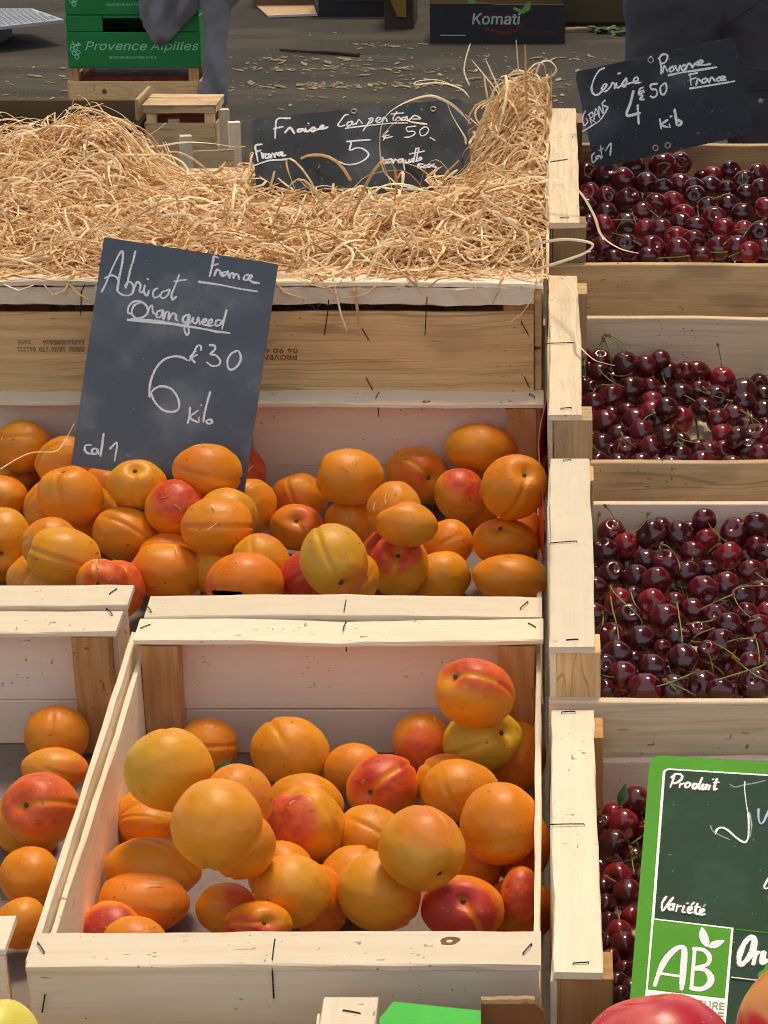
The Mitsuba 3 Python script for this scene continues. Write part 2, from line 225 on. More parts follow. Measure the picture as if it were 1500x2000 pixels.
  (54,[(1407,17140,9803),(1334,17286,9818),(1274,17363,9832),(1220,17361,9855),(1171,17360,9864),(1128,17504,9811),(1071,17587,9783)]),
  (44,[(1073,17632,9766),(1086,17610,9798),(1104,17606,9820),(1129,17611,9836),(1158,17617,9848),(1193,17619,9860),(1233,17621,9868)]),
  (55,[(1076,16829,9663),(1043,16784,9697),(1007,16733,9736),(970,16741,9752),(930,16745,9771),(886,16756,9788),(839,16787,9799)]),
  (56,[(761,16751,9760),(805,16736,9778),(854,16751,9788),(904,16756,9805),(956,16752,9829),(1014,16811,9831),(1069,16768,9877)]),
  (57,[(955,16756,9692),(938,16735,9724),(921,16733,9747),(904,16738,9765),(886,16748,9780),(868,16767,9790),(850,16783,9800)]),
  (55,[(1166,16797,9771),(1214,16751,9815),(1290,16759,9840),(1375,16767,9864),(1471,16954,9816),(1543,17081,9789),(1576,17137,9786)]),
  (60,[(1573,16826,9777),(1536,16801,9801),(1499,16803,9819),(1461,16835,9833),(1428,16948,9822),(1383,16952,9860),(1326,16845,9948)]),
  (54,[(1529,17115,9771),(1531,17112,9812),(1534,17153,9836),(1539,17253,9838),(1538,17324,9851),(1531,17370,9874),(1529,17498,9866)]),
  (46,[(1314,17449,9823),(1335,17445,9838),(1364,17473,9837),(1395,17466,9847),(1425,17390,9881),(1467,17393,9882),(1514,17390,9883)]),
  (0,[(597,19300,10049),(582,19296,10098),(565,19312,10137),(547,19320,10174),(526,19331,10207),(503,19340,10237),(478,19349,10263)]),
  (1,[(680,19184,10088),(713,19170,10111),(742,19178,10130),(766,19184,10153),(786,19193,10180),(800,19202,10209),(810,19213,10242)]),
  (2,[(397,18982,10091),(398,18975,10133),(400,18986,10168),(403,18997,10202),(408,19008,10236),(414,19019,10269),(422,19029,10302)]),
  (7,[(1293,19285,10146),(1305,19273,10124),(1322,19267,10100),(1342,19243,10081),(1367,19236,10058),(1396,19228,10034),(1431,19245,10002)]),
  (17,[(1025,18584,9970),(1035,18582,10009),(1028,18665,10032),(1002,18679,10081),(963,18621,10149),(926,18631,10178),(901,18846,10111)]),
  (16,[(912,18789,10047),(898,18776,10073),(890,18782,10090),(887,18787,10105),(897,18976,10056),(908,19090,10031),(921,19129,10028)]),
  (12,[(1131,18663,10033),(1142,18816,9990),(1150,18918,9966),(1154,18951,9965),(1156,18955,9974),(1158,18956,9985),(1160,18958,9995)]),
  (8,[(1280,19191,9909),(1295,19179,9936),(1312,19185,9954),(1328,19189,9968),(1345,19194,9979),(1361,19196,9987),(1378,19197,9992)]),
  (25,[(1619,18618,9959),(1635,18602,9951),(1651,18607,9937),(1667,18601,9926),(1682,18584,9919),(1698,18580,9908),(1715,18576,9896)]),
  (30,[(1074,18541,9793),(1064,18529,9820),(1056,18535,9840),(1049,18541,9857),(1043,18554,9871),(1038,18559,9887),(1034,18556,9903)]),
  (42,[(401,17590,9868),(412,17581,9897),(419,17586,9920),(428,17773,9873),(432,17884,9854),(431,17920,9862),(426,17925,9879)]),
  (36,[(362,17925,9735),(371,17910,9753),(381,17913,9763),(391,17917,9773),(401,17924,9782),(411,17927,9792),(420,17927,9804)]),
  (55,[(1215,17273,9660),(1211,17263,9694),(1207,17271,9719),(1203,17294,9737),(1197,17302,9760),(1189,17298,9785),(1180,17300,9808)]),
  (39,[(1436,17710,9823),(1446,17708,9848),(1468,17798,9835),(1488,17800,9851),(1507,17715,9895),(1536,17700,9909),(1572,17696,9915)]),
  (61,[(386,16783,9723),(383,16775,9750),(381,16791,9768),(380,16797,9789),(379,16792,9815),(382,16932,9783),(385,17013,9775)]),
  (52,[(516,16917,9771),(485,16914,9771),(458,16947,9760),(435,17000,9744),(415,17031,9740),(398,17041,9748),(385,17044,9762)]),
  (58,[(1298,17315,9631),(1278,17303,9659),(1259,17309,9677),(1240,17314,9692),(1221,17318,9706),(1202,17322,9717),(1183,17324,9725)]),
 ]),
 'c4': dict(origin=[0.0, 1.32524, 0.93929], tilt=0.12142, shown=26, fruit=[
  (625,16132,9169,95),(459,16155,9058,76),(534,15965,9064,103),(458,15695,9039,106),(397,16038,9036,65),(480,15301,8994,93),(541,15091,8967,100),(384,14958,8955,80),
  (468,14665,8925,76),(503,14492,8910,92),(386,14572,8885,60),(411,14384,8890,60),(444,14124,8855,68),(497,14262,8873,62),(672,16203,9036,75),(373,15800,8978,52),
  (599,15615,8984,74),(379,15190,8974,67),(401,14791,8928,65),(553,14831,8940,71),(458,13943,8862,62),(528,14035,8855,62),(641,15325,8976,81),(725,15907,9044,94),
  (710,15524,9040,92),(798,16108,9068,95),(428,14241,8669,101),(385,14489,8749,106),(390,15911,8748,104),(557,14448,8538,97),(642,15991,8885,103),(389,15215,8699,103),
  (384,16135,8828,99),
 ], stems=[
  (14,[(675,15875,9117),(670,15885,9129),(669,16014,9085),(668,16091,9064),(664,16111,9068),(660,16095,9087),(655,16061,9113)]),
  (14,[(635,15922,9072),(641,15877,9093),(648,15863,9100),(656,15853,9105),(664,15846,9109),(671,15841,9112),(679,15836,9114)]),
  (16,[(568,15813,8983),(588,15800,9006),(608,15804,9020),(626,15808,9032),(644,15823,9038),(659,15826,9048),(674,15818,9062)]),
  (22,[(592,15274,9007),(586,15275,9034),(583,15323,9039),(582,15440,9012),(581,15511,9007),(578,15539,9024),(575,15552,9050)]),
  (16,[(645,15466,9045),(631,15466,9061),(618,15504,9058),(606,15537,9057),(594,15562,9059),(582,15580,9063),(571,15597,9068)]),
  (16,[(534,15572,8982),(555,15545,9002),(576,15537,9013),(595,15530,9026),(613,15509,9046),(629,15473,9074),(645,15461,9093)]),
  (4,[(422,15985,9043),(407,15973,9078),(395,15988,9099),(385,15996,9120),(377,15994,9143),(371,16000,9160),(368,16004,9175)]),
  (5,[(477,15218,8995),(460,15202,9013),(444,15207,9020),(431,15214,9025),(419,15223,9027),(409,15232,9028),(400,15239,9030)]),
  (12,[(391,14315,8812),(382,14306,8849),(377,14321,8870),(376,14327,8893),(377,14328,8917),(382,14334,8936),(390,14341,8951)]),
 ]),
}
BOARDS = {
 'abricot': dict(O=[-0.38143, 2.17759, 1.1923], ex=[0.98814, -0.03846, -0.14867], ey=[0.15357, 0.24748, 0.95664], n=[0.0, -0.96813, 0.25045], W=0.1521, H=0.1954,
  strokes=[
   (4,[(49,-468),(76,-388),(112,-248),(151,-130),(174,-99),(185,-120),(189,-203),(182,-304),(181,-394),(189,-431)]),
   (4,[(59,-348),(111,-317),(157,-325),(181,-360),(178,-433),(222,-465),(278,-466),(313,-440),(318,-395),(295,-356),(266,-349),(246,-383),(252,-403)]),
   (4,[(286,-82),(279,-166),(267,-235),(261,-314),(254,-393)]),
   (4,[(313,-418),(340,-341),(372,-358),(373,-414),(402,-415),(410,-360),(411,-414),(442,-442),(452,-396)]),
   (4,[(425,-298),(431,-301)]),
   (4,[(521,-365),(493,-390),(492,-435),(521,-447),(561,-413)]),
   (4,[(602,-373),(569,-389),(558,-430),(588,-442),(621,-403),(627,-363),(600,-373)]),
   (4,[(690,-225),(670,-318),(651,-399),(664,-441),(693,-412)]),
   (4,[(654,-284),(756,-254)]),
   (4,[(962,-21),(962,-94),(952,-196)]),
   (4,[(952,-101),(1010,-78)]),
   (4,[(962,-16),(1002,-24)]),
   (4,[(992,-180),(1006,-129),(1035,-136),(1043,-165)]),
   (4,[(1088,-132),(1056,-152),(1058,-174),(1089,-158),(1102,-130),(1116,-170)]),
   (4,[(1126,-180),(1132,-140),(1154,-142),(1159,-175),(1170,-142),(1196,-147),(1208,-180)]),
   (4,[(1277,-128),(1250,-149),(1249,-177),(1279,-176)]),
   (4,[(1281,-172),(1316,-145),(1300,-130),(1285,-157),(1310,-179),(1345,-188),(1384,-186)]),
   (4,[(868,-255),(1053,-253),(1222,-260),(1378,-260)]),
   (4,[(322,-617),(299,-610),(300,-554),(340,-509),(406,-504),(457,-541),(465,-595),(426,-635),(372,-649),(335,-615),(336,-559),(360,-528),(386,-518)]),
   (4,[(465,-601),(479,-537),(499,-523),(512,-577),(531,-587)]),
   (4,[(589,-548),(550,-565),(551,-610),(584,-605),(600,-550),(605,-618)]),
   (4,[(613,-617),(627,-559),(652,-561),(655,-616),(681,-562),(713,-568),(718,-606),(738,-614)]),
   (4,[(819,-551),(781,-574),(781,-613),(814,-614),(830,-553),(832,-639),(845,-704),(831,-723),(810,-698),(803,-649),(847,-609),(864,-569),(866,-606),(898,-612),(907,-560),(929,-618)]),
   (4,[(936,-600),(973,-586),(975,-563),(949,-576),(951,-609),(989,-617)]),
   (4,[(993,-608),(1028,-580),(1019,-559),(998,-580),(1008,-617),(1043,-606)]),
   (4,[(1099,-553),(1065,-564),(1066,-608),(1102,-591),(1121,-549)]),
   (4,[(1140,-463),(1130,-548),(1125,-627)]),
   (4,[(306,-674),(551,-651),(819,-646),(1056,-655),(1195,-652)]),
   (4,[(340,-662),(572,-643),(775,-653),(999,-652),(1102,-664)]),
   (4,[(331,-677),(775,-648)]),
   (4,[(868,-941),(815,-922),(748,-926),(675,-960),(618,-1031),(587,-1125),(578,-1216),(587,-1299),(600,-1258),(644,-1212),(698,-1195),(767,-1209),(819,-1257),(851,-1320),(848,-1376),(796,-1405),(716,-1397),(641,-1341),(596,-1270)]),
   (4,[(970,-836),(966,-803),(937,-802),(916,-850),(885,-939)]),
   (4,[(885,-905),(930,-851)]),
   (4,[(892,-915),(943,-881)]),
   (4,[(905,-885),(905,-924),(933,-948)]),
   (4,[(1041,-780),(1080,-780),(1090,-812),(1057,-856),(1103,-860),(1148,-898),(1142,-938),(1089,-957),(1035,-932)]),
   (4,[(1278,-794),(1233,-829),(1212,-893),(1229,-953),(1269,-958),(1312,-906),(1321,-843),(1295,-796),(1267,-795)]),
   (4,[(950,-1344),(955,-1416),(950,-1479)]),
   (4,[(1019,-1359),(962,-1428),(1034,-1460)]),
   (4,[(1039,-1414),(1045,-1456)]),
   (4,[(1040,-1304),(1046,-1310)]),
   (4,[(1103,-1185),(1088,-1294),(1081,-1396),(1083,-1447)]),
   (4,[(1126,-1420),(1105,-1443),(1129,-1456),(1160,-1440),(1146,-1420),(1124,-1421)]),
   (4,[(147,-1795),(102,-1807),(103,-1852),(145,-1874),(173,-1858)]),
   (4,[(201,-1820),(167,-1831),(166,-1865),(200,-1865),(211,-1824),(223,-1867)]),
   (4,[(241,-1684),(243,-1774),(242,-1878)]),
   (4,[(315,-1802),(368,-1743),(369,-1901)]),
  ]),
 'fraise': dict(O=[-0.30247, 2.62631, 1.22145], ex=[0.99391, 0.07019, 0.08494], ey=[-0.11019, 0.63313, 0.76616], n=[0.0, -0.77086, 0.63701], W=0.2194, H=0.0862,
  holes=[(1058,-32),(1872,-96),(1205,-966)],
  strokes=[
   (4,[(397,-40),(270,-36),(244,-146),(232,-255)]),
   (4,[(227,-144),(320,-132)]),
   (4,[(337,-202),(393,-152),(432,-222)]),
   (4,[(516,-176),(474,-182),(468,-206),(503,-205),(524,-182),(539,-214)]),
   (4,[(549,-175),(559,-216),(586,-206),(628,-174),(644,-190),(633,-219),(607,-214),(661,-204),(705,-197),(738,-171),(717,-163),(697,-191),(722,-204),(776,-187)]),
   (4,[(582,-120),(587,-124)]),
   (3,[(997,-63),(962,-69),(913,-129),(883,-172),(907,-194),(952,-184)]),
   (3,[(1027,-147),(985,-158),(977,-197),(1014,-186),(1036,-153),(1037,-189),(1076,-170)]),
   (3,[(1073,-186),(1099,-135),(1117,-157),(1134,-186)]),
   (3,[(958,-223),(1011,-219),(1249,-212)]),
   (3,[(1194,-382),(967,-377),(1001,-391),(981,-478),(1052,-461),(1120,-484),(1167,-549),(1127,-604),(1037,-644),(932,-643),(857,-599)]),
   (3.4,[(88,-314),(26,-323),(29,-413),(37,-508)]),
   (3.4,[(25,-397),(74,-383)]),
   (3.4,[(81,-414),(91,-475),(99,-431),(118,-425)]),
   (3.4,[(156,-432),(122,-443),(116,-477),(146,-476),(162,-438),(168,-478)]),
   (3.4,[(175,-477),(189,-431),(209,-448),(213,-478),(230,-427),(246,-462)]),
   (3.4,[(270,-425),(249,-442),(258,-468)]),
   (3.4,[(265,-464),(292,-452),(290,-427),(275,-445),(286,-469),(322,-467)]),
   (3.4,[(2,-551),(86,-524),(175,-509),(279,-515),(344,-513)]),
   (2.6,[(1235,-125),(1198,-181),(1133,-271)]),
   (2.6,[(1202,-136),(1245,-132),(1230,-179),(1192,-193)]),
   (2.6,[(1278,-178),(1325,-147),(1300,-132),(1274,-165),(1292,-192),(1330,-181),(1357,-138),(1380,-153),(1388,-190)]),
   (2.6,[(1497,-87),(1455,-149),(1453,-185)]),
   (2.6,[(1437,-105),(1564,-107)]),
   (2.6,[(1472,-187),(1507,-149),(1531,-179)]),
   (2.6,[(1583,-157),(1543,-165),(1535,-194),(1573,-186),(1594,-152),(1599,-189),(1619,-194),(1676,-149),(1731,-192),(1652,-189)]),
   (2.6,[(985,-218),(1196,-214),(1407,-213),(1595,-228)]),
   (2.6,[(1389,-299),(1337,-342),(1350,-379),(1430,-370)]),
   (2.6,[(1320,-360),(1395,-348)]),
   (2.6,[(1332,-401),(1363,-345)]),
   (2.6,[(1675,-276),(1585,-279),(1586,-327),(1649,-334),(1657,-365),(1601,-395),(1549,-393)]),
   (2.6,[(1747,-303),(1712,-335),(1718,-390),(1760,-388),(1801,-345),(1789,-301),(1752,-297)]),
   (2.6,[(1809,-424),(1853,-461)]),
   (3.2,[(1309,-603),(1299,-661),(1324,-676),(1345,-637),(1312,-633)]),
   (3.2,[(1388,-629),(1353,-638),(1350,-673),(1383,-665),(1398,-636),(1404,-679)]),
   (3.2,[(1410,-680),(1427,-640),(1450,-652)]),
   (3.2,[(1497,-641),(1463,-650),(1465,-680),(1498,-665),(1510,-643),(1514,-721),(1517,-771)]),
   (3.2,[(1535,-658),(1538,-688),(1564,-685),(1574,-656),(1580,-687),(1599,-673),(1619,-655),(1604,-653),(1604,-686)]),
   (3.2,[(1654,-533),(1634,-615),(1616,-691)]),
   (3.2,[(1683,-536),(1660,-618),(1643,-687)]),
   (3.2,[(1583,-591),(1737,-576)]),
   (3.2,[(1653,-539),(1683,-536)]),
   (3.2,[(1654,-683),(1697,-664),(1689,-645),(1672,-655)]),
   (3.2,[(1707,-725),(1666,-720),(1654,-736),(1689,-752),(1672,-768),(1647,-754)]),
   (3.2,[(1727,-739),(1704,-760),(1729,-769),(1744,-747),(1722,-738)]),
   (3.2,[(1770,-731),(1747,-753),(1766,-767),(1791,-746),(1770,-731)]),
   (3.2,[(1818,-737),(1799,-759),(1829,-768),(1838,-781)]),
  ]),
 'cerise': dict(O=[0.02912, 2.56507, 1.278], ex=[0.97666, 0.02577, 0.21322], ey=[-0.21477, 0.11717, 0.96961], n=[0.0, -0.99278, 0.11997], W=0.1591, H=0.0948,
  holes=[(768,-46),(635,-907),(760,-908)],
  strokes=[
   (3.6,[(298,-24),(246,-37),(185,-96),(136,-181),(135,-241),(172,-268),(220,-246),(270,-211),(288,-185),(257,-184),(230,-226),(261,-251),(317,-221),(345,-185),(366,-202),(358,-242),(387,-191),(385,-242),(432,-222),(489,-169),(485,-216),(458,-246),(443,-231),(523,-224),(598,-217),(600,-181),(567,-192),(564,-233),(624,-240)]),
   (3.6,[(420,-108),(445,-105)]),
   (3.6,[(857,-57),(856,-123),(839,-203)]),
   (3.6,[(847,-49),(896,-18),(940,-39),(911,-93),(865,-107)]),
   (3.6,[(859,-193),(887,-132),(910,-195)]),
   (3.6,[(967,-153),(930,-175),(942,-202),(976,-185),(965,-153)]),
   (3.6,[(995,-154),(1010,-211),(1045,-159)]),
   (3.6,[(1087,-162),(1050,-184),(1061,-216),(1096,-194),(1085,-161)]),
   (3.6,[(1092,-213),(1123,-164),(1149,-175),(1160,-208),(1189,-172)]),
   (3.6,[(1221,-161),(1191,-179),(1212,-195)]),
   (3.6,[(1223,-198),(1274,-173),(1250,-156),(1227,-180),(1258,-205),(1342,-212)]),
   (3.6,[(912,-231),(1058,-233),(1225,-246),(1394,-256)]),
   (3.6,[(1120,-283),(1110,-374)]),
   (3.6,[(1111,-269),(1196,-270)]),
   (3.6,[(1113,-320),(1175,-313)]),
   (3.6,[(1161,-379),(1190,-329),(1215,-367)]),
   (3.6,[(1269,-340),(1228,-349),(1228,-379),(1267,-370),(1286,-350),(1290,-387)]),
   (3.6,[(1296,-388),(1317,-345),(1337,-355),(1351,-388)]),
   (3.6,[(1406,-358),(1369,-374),(1390,-403)]),
   (3.6,[(1403,-390),(1458,-372),(1428,-357),(1409,-389),(1462,-398)]),
   (3.6,[(1095,-404),(1251,-415),(1541,-430)]),
   (3.6,[(637,-292),(604,-302),(582,-352),(616,-371),(583,-400),(620,-412)]),
   (3.6,[(579,-354),(639,-340)]),
   (3.6,[(590,-332),(637,-322)]),
   (3.6,[(781,-287),(718,-285),(715,-327),(760,-343),(759,-391),(721,-413),(689,-393)]),
   (3.6,[(848,-302),(806,-329),(800,-388),(826,-406),(862,-365),(866,-306),(843,-301)]),
   (4.6,[(535,-311),(483,-415),(422,-528),(555,-533)]),
   (4.6,[(548,-453),(534,-547),(521,-635)]),
   (4.6,[(736,-634),(730,-729)]),
   (4.6,[(806,-661),(741,-695),(797,-732)]),
   (4.6,[(818,-706),(819,-737)]),
   (4.6,[(845,-635),(856,-632)]),
   (4.6,[(900,-579),(895,-662),(889,-728)]),
   (4.6,[(917,-685),(890,-716),(909,-738),(940,-721),(926,-688),(905,-689)]),
   (2.6,[(24,-398),(-14,-451),(-20,-534),(25,-508),(18,-470)]),
   (2.6,[(56,-436),(56,-535)]),
   (2.6,[(49,-440),(89,-425),(90,-461),(58,-485),(95,-523)]),
   (2.6,[(91,-500),(132,-398),(152,-487)]),
   (2.6,[(106,-459),(151,-450)]),
   (2.6,[(149,-489),(166,-381),(194,-460),(204,-377)]),
   (2.6,[(239,-337),(200,-365),(236,-397),(253,-412),(220,-442)]),
   (2.6,[(-44,-589),(62,-552),(156,-512),(257,-413)]),
   (2.6,[(24,-823),(-9,-852),(-10,-913),(27,-897)]),
   (2.6,[(66,-857),(31,-867),(37,-893),(71,-864),(76,-896)]),
   (2.6,[(101,-767),(90,-887)]),
   (2.6,[(73,-812),(125,-797)]),
   (2.6,[(138,-826),(207,-766),(175,-881)]),
  ]),
 'sign': dict(O=[0.06601, 1.48404, 1.00732], ex=[0.99604, -0.08375, -0.0297], ey=[0.08886, 0.93878, 0.33285], n=[0.0, -0.33418, 0.94251], W=0.0739, H=0.2026,
  inner=[(98,-151),(118,-130),(742,-143),(89,-1395)],
  box=[(89,-1407),(567,-1442),(84,-1964),(546,-1993),(546,-2153)],
  leaf1=[(381,-1459),(369,-1512),(376,-1556),(397,-1598),(430,-1613),(429,-1558),(415,-1508),(398,-1476)],
  leaf2=[(430,-1613),(440,-1579),(466,-1559),(515,-1551),(505,-1581),(474,-1614),(441,-1620)],
  txt=[(443,-2076),(535,-2075),(531,-2026)],
  strokes=[
   (4.6,[(162,-180),(153,-240),(141,-299)]),
   (4.6,[(145,-211),(173,-176),(206,-186),(205,-223),(172,-260),(155,-256)]),
   (4.6,[(202,-257),(197,-296)]),
   (4.6,[(202,-274),(225,-253)]),
   (4.6,[(247,-245),(232,-267),(238,-294),(255,-282),(263,-258),(247,-245)]),
   (4.6,[(302,-254),(284,-258),(280,-293),(297,-296),(311,-260)]),
   (4.6,[(334,-197),(315,-277),(321,-300)]),
   (4.6,[(343,-256),(332,-291),(344,-302),(361,-264),(367,-257),(359,-300)]),
   (4.6,[(384,-262),(377,-299)]),
   (4.6,[(401,-207),(403,-204)]),
   (4.6,[(425,-201),(413,-268),(412,-296),(428,-286)]),
   (4.6,[(406,-235),(439,-228)]),
   (4.6,[(163,-1232),(143,-1284),(148,-1346),(177,-1289),(204,-1236)]),
   (4.6,[(206,-1286),(183,-1303),(188,-1332),(204,-1324),(213,-1287),(209,-1338)]),
   (4.6,[(234,-1291),(228,-1344)]),
   (4.6,[(231,-1308),(253,-1299)]),
   (4.6,[(272,-1299),(264,-1343),(280,-1347)]),
   (4.6,[(290,-1275),(293,-1273)]),
   (4.6,[(297,-1331),(318,-1314),(311,-1300),(297,-1316),(301,-1349),(324,-1343)]),
   (4.6,[(316,-1284),(328,-1264)]),
   (4.6,[(350,-1272),(339,-1341),(357,-1355)]),
   (4.6,[(334,-1299),(367,-1298)]),
   (4.6,[(366,-1342),(388,-1327),(384,-1310),(368,-1325),(371,-1357),(394,-1352)]),
   (4.6,[(386,-1285),(396,-1269)]),
   (2.6,[(505,-235),(541,-257),(593,-233),(657,-212),(727,-181)]),
   (2.6,[(635,-475),(650,-581),(644,-687)]),
   (2.6,[(402,-611),(416,-651),(451,-680),(521,-719)]),
   (2.6,[(599,-209),(599,-269),(612,-394),(627,-492)]),
   (4.4,[(627,-492),(633,-574),(633,-688),(621,-730),(602,-736),(561,-703),(507,-643),(472,-625),(444,-640),(434,-682)]),
   (4.4,[(689,-445),(691,-519),(702,-568),(723,-550),(750,-456)]),
   (4,[(762,-1027),(739,-1092),(747,-1114),(763,-1105)]),
   (10.5,[(656,-1523),(677,-1508),(691,-1535),(680,-1624),(644,-1700),(615,-1724),(606,-1674),(625,-1585),(648,-1531)]),
   (10.5,[(702,-1622),(689,-1716)]),
   (10.5,[(698,-1651),(718,-1622)]),
   (10.5,[(746,-1625),(739,-1700),(762,-1682)]),
   (10.5,[(773,-1717),(764,-1790),(743,-1816),(732,-1796),(774,-1746)]),
   (2.6,[(585,-1452),(768,-1463)]),
   (2.6,[(567,-1832),(776,-1846)]),
   (10.5,[(135,-1931),(150,-1852),(182,-1741),(232,-1653),(271,-1627),(290,-1651),(291,-1760),(288,-1946)]),
   (10.5,[(158,-1840),(290,-1853)]),
   (10.5,[(349,-1631),(343,-1941)]),
   (10.5,[(349,-1634),(404,-1641),(436,-1689),(425,-1748),(356,-1782)]),
   (10.5,[(356,-1784),(421,-1795),(451,-1853),(436,-1908),(395,-1938),(343,-1937)]),
  ]),
}
STAPLES = [
 ('1R','h',[[-2984,223,0],[-2930,127,0]]),
 ('1R','h',[[-1593,255,0],[-1588,47,0]]),
 ('1R','s',[[-1586,20,-24],[-1586,20,-237]]),
 ('1R','h',[[-81,207,0],[-129,111,0]]),
 ('1R','s',[[-2922,20,-216],[-2947,20,-334]]),
 ('1R','h',[[-2976,4359,0],[-2916,4418,0]]),
 ('1R','h',[[-1473,4469,0],[-1487,4342,0]]),
 ('1R','h',[[-125,4443,0],[-72,4375,0]]),
 ('1R','s',[[-1474,4425,-139],[-1473,4425,-207]]),
 ('2R','h',[[-2998,4754,0],[-2941,4649,0]]),
 ('2R','h',[[-1499,4833,0],[-1501,4640,0]]),
 ('2R','h',[[-131,4806,0],[-184,4701,0]]),
 ('2R','h',[[-1509,9146,0],[-1528,9006,0]]),
 ('2R','h',[[-144,9108,0],[-97,9031,0]]),
 ('2R','s',[[-1511,9055,-109],[-1508,9055,-188]]),
 ('2L','h',[[-4711,9366,0],[-4736,9223,0]]),
 ('2L','s',[[-4709,9200,-71],[-4675,9200,-166]]),
 ('2L','h',[[-3296,4939,0],[-3255,5028,0]]),
 ('1L','h',[[-3281,4692,0],[-3224,4597,0]]),
 ('3R','s',[[-1944,-5,-160],[-1957,-5,-288],[-1995,-5,-494]]),
 ('3R','s',[[-1061,-5,-136],[-1085,-5,-489]]),
 ('3R','s',[[-1647,-5,-431],[-1594,-5,-532]]),
 ('3R','s',[[-217,-5,-364],[-152,-5,-489]]),
 ('3R','s',[[-1621,-5,-899],[-1568,-5,-1006]]),
 ('3R','s',[[-190,-5,-884],[-144,-5,-986]]),
 ('3L','s',[[-4123,-5,-22],[-4159,-5,-84],[-4177,-5,-307]]),
 ('c1','h',[[50,1528,0],[215,1597,0]]),
 ('c1','h',[[137,99,0],[218,112,0]]),
 ('c2','h',[[13,1475,0],[241,1498,0]]),
 ('c2','h',[[117,3009,0],[159,3022,0]]),
 ('c2','h',[[124,102,0],[211,122,0]]),
 ('c3','h',[[34,1579,0],[236,1613,0]]),
 ('c3','h',[[145,94,0],[226,102,0]]),
 ('c3','h',[[142,3042,0],[203,3052,0]]),
 ('c4','h',[[26,1594,0],[247,1600,0]]),
 ('c4','h',[[161,81,0],[253,92,0]]),
 ('c4','h',[[112,3043,0],[204,3050,0]]),
]
STRANDS = [
 ('pale curl of wood wool looping over the strawberry price slate',2.8,[(-1504,25226,11618),(-1556,25276,11773),(-1606,25320,11909),(-1642,25355,12015),(-1647,25402,12161),(-1632,25440,12277),(-1576,25475,12384),(-1454,25503,12471),(-1300,25524,12534),(-1148,25533,12563),(-1025,25522,12529),(-892,25497,12452),(-740,25447,12297)]),
 ('thin pale strand hanging down the right end of the strawberry price slate',2.2,[(-983,25611,12480),(-937,25575,12368),(-865,25537,12251),(-804,25505,12154),(-794,25483,12085)]),
 ('thin strand crossing the slate below the loop, left side',2.0,[(-1656,25443,12092),(-1639,25365,11942),(-1597,25300,11830),(-1513,25248,11758),(-1471,25195,11685)]),
 ('pale strand bent over the price digits of the strawberry slate',2.6,[(-1621,25472,12180),(-1559,25494,12248),(-1447,25519,12326),(-1314,25511,12301),(-1176,25505,12282)]),
 ('tall thin strand rising alone above the right straw heap',2.0,[(-789,26668,12496),(-844,26779,12622),(-829,26890,12748),(-786,27004,12883)]),
 ('narrow hairpin strand reaching left over the asphalt from the right straw heap',2.2,[(-789,26630,12378),(-878,26674,12460),(-1092,26710,12517),(-1341,26721,12497),(-1324,26749,12529),(-1112,26768,12535),(-899,26760,12456)]),
 ('round pale loop standing at the top right corner of the straw heap',2.6,[(-116,26880,12500),(-63,26955,12667),(27,26989,12707),(107,26990,12645),(99,26988,12574),(-9,26985,12503)]),
 ('long pale strand hanging over the left edge of the topmost cherry tray',3.0,[(-167,23577,12043),(119,23555,12083),(309,23492,11999),(450,23390,11791),(521,23298,11617),(685,23229,11512),(861,23182,11474)]),
 ('pale strand poking from the straw across the gap to the top cherry tray',2.8,[(-69,22402,11503),(160,22424,11569),(366,22448,11645),(411,22473,11721),(160,22484,11753),(-114,22470,11710)]),
 ('fine strand curling down the second cherry tray rim onto its cherries',2.2,[(-71,22240,11490),(71,22039,11516),(183,21825,11507),(264,21581,11402),(262,21306,11203),(278,21078,11148),(402,20844,11077),(496,20639,11093),(571,20440,11127)]),
 ('long strand stretched level behind the gap between the two straw heaps',2.6,[(-4345,26672,11860),(-4088,26670,11854),(-3805,26684,11897),(-3522,26682,11891),(-3264,26670,11854),(-3136,26672,11860)]),
 ('forked strand sticking up right of the left straw heap',2.6,[(-4312,26891,11887),(-4170,26909,11943),(-4092,26923,11986),(-4001,26947,12060)]),
 ('fine strand lying across the apricots at the back left of the upper crates',1.2,[(-4558,20463,10226),(-4419,20588,10288),(-4311,20699,10305),(-4152,20797,10284),(-4090,20921,10341),(-4027,21062,10453)]),
]
AP = [[0.0591, 1.1747, 0.9612], [0.1423, 1.1987, 0.9704], [-0.3043, 1.2504, 0.9354], [-0.2176, 1.5614, 0.9543], [0.048, 1.5381, 0.9471]]
# ---------------------------------------------------------------- helpers
def key_for(name):
    k, i = name, 0
    while k in scene or k in labels or k in TAKEN:
        i += 1
        k = '%s_%03d' % (name, i)
    TAKEN.add(k)
    return k
TAKEN = set()

def thing(name, label, cat, group=None, kind=None):
    k = key_for(name)
    labels[k] = {'label': label, 'category': cat}
    if group: labels[k]['group'] = group
    if kind: labels[k]['kind'] = kind
    return k

def put(key, mesh, bsdf, smooth=False, uv=None, **more):
    scene[key] = mikit.ply(mesh, bsdf, smooth=smooth, uv=uv, **more)
    return key

def part(holder, name, mesh, bsdf, smooth=False, uv=None, label=None, kind=None, **more):
    k = key_for(holder + '__' + name)
    put(k, mesh, bsdf, smooth, uv, **more)
    if label or kind:
        labels[k] = {}
        if label: labels[k]['label'] = label
        if kind: labels[k]['kind'] = kind
    return k

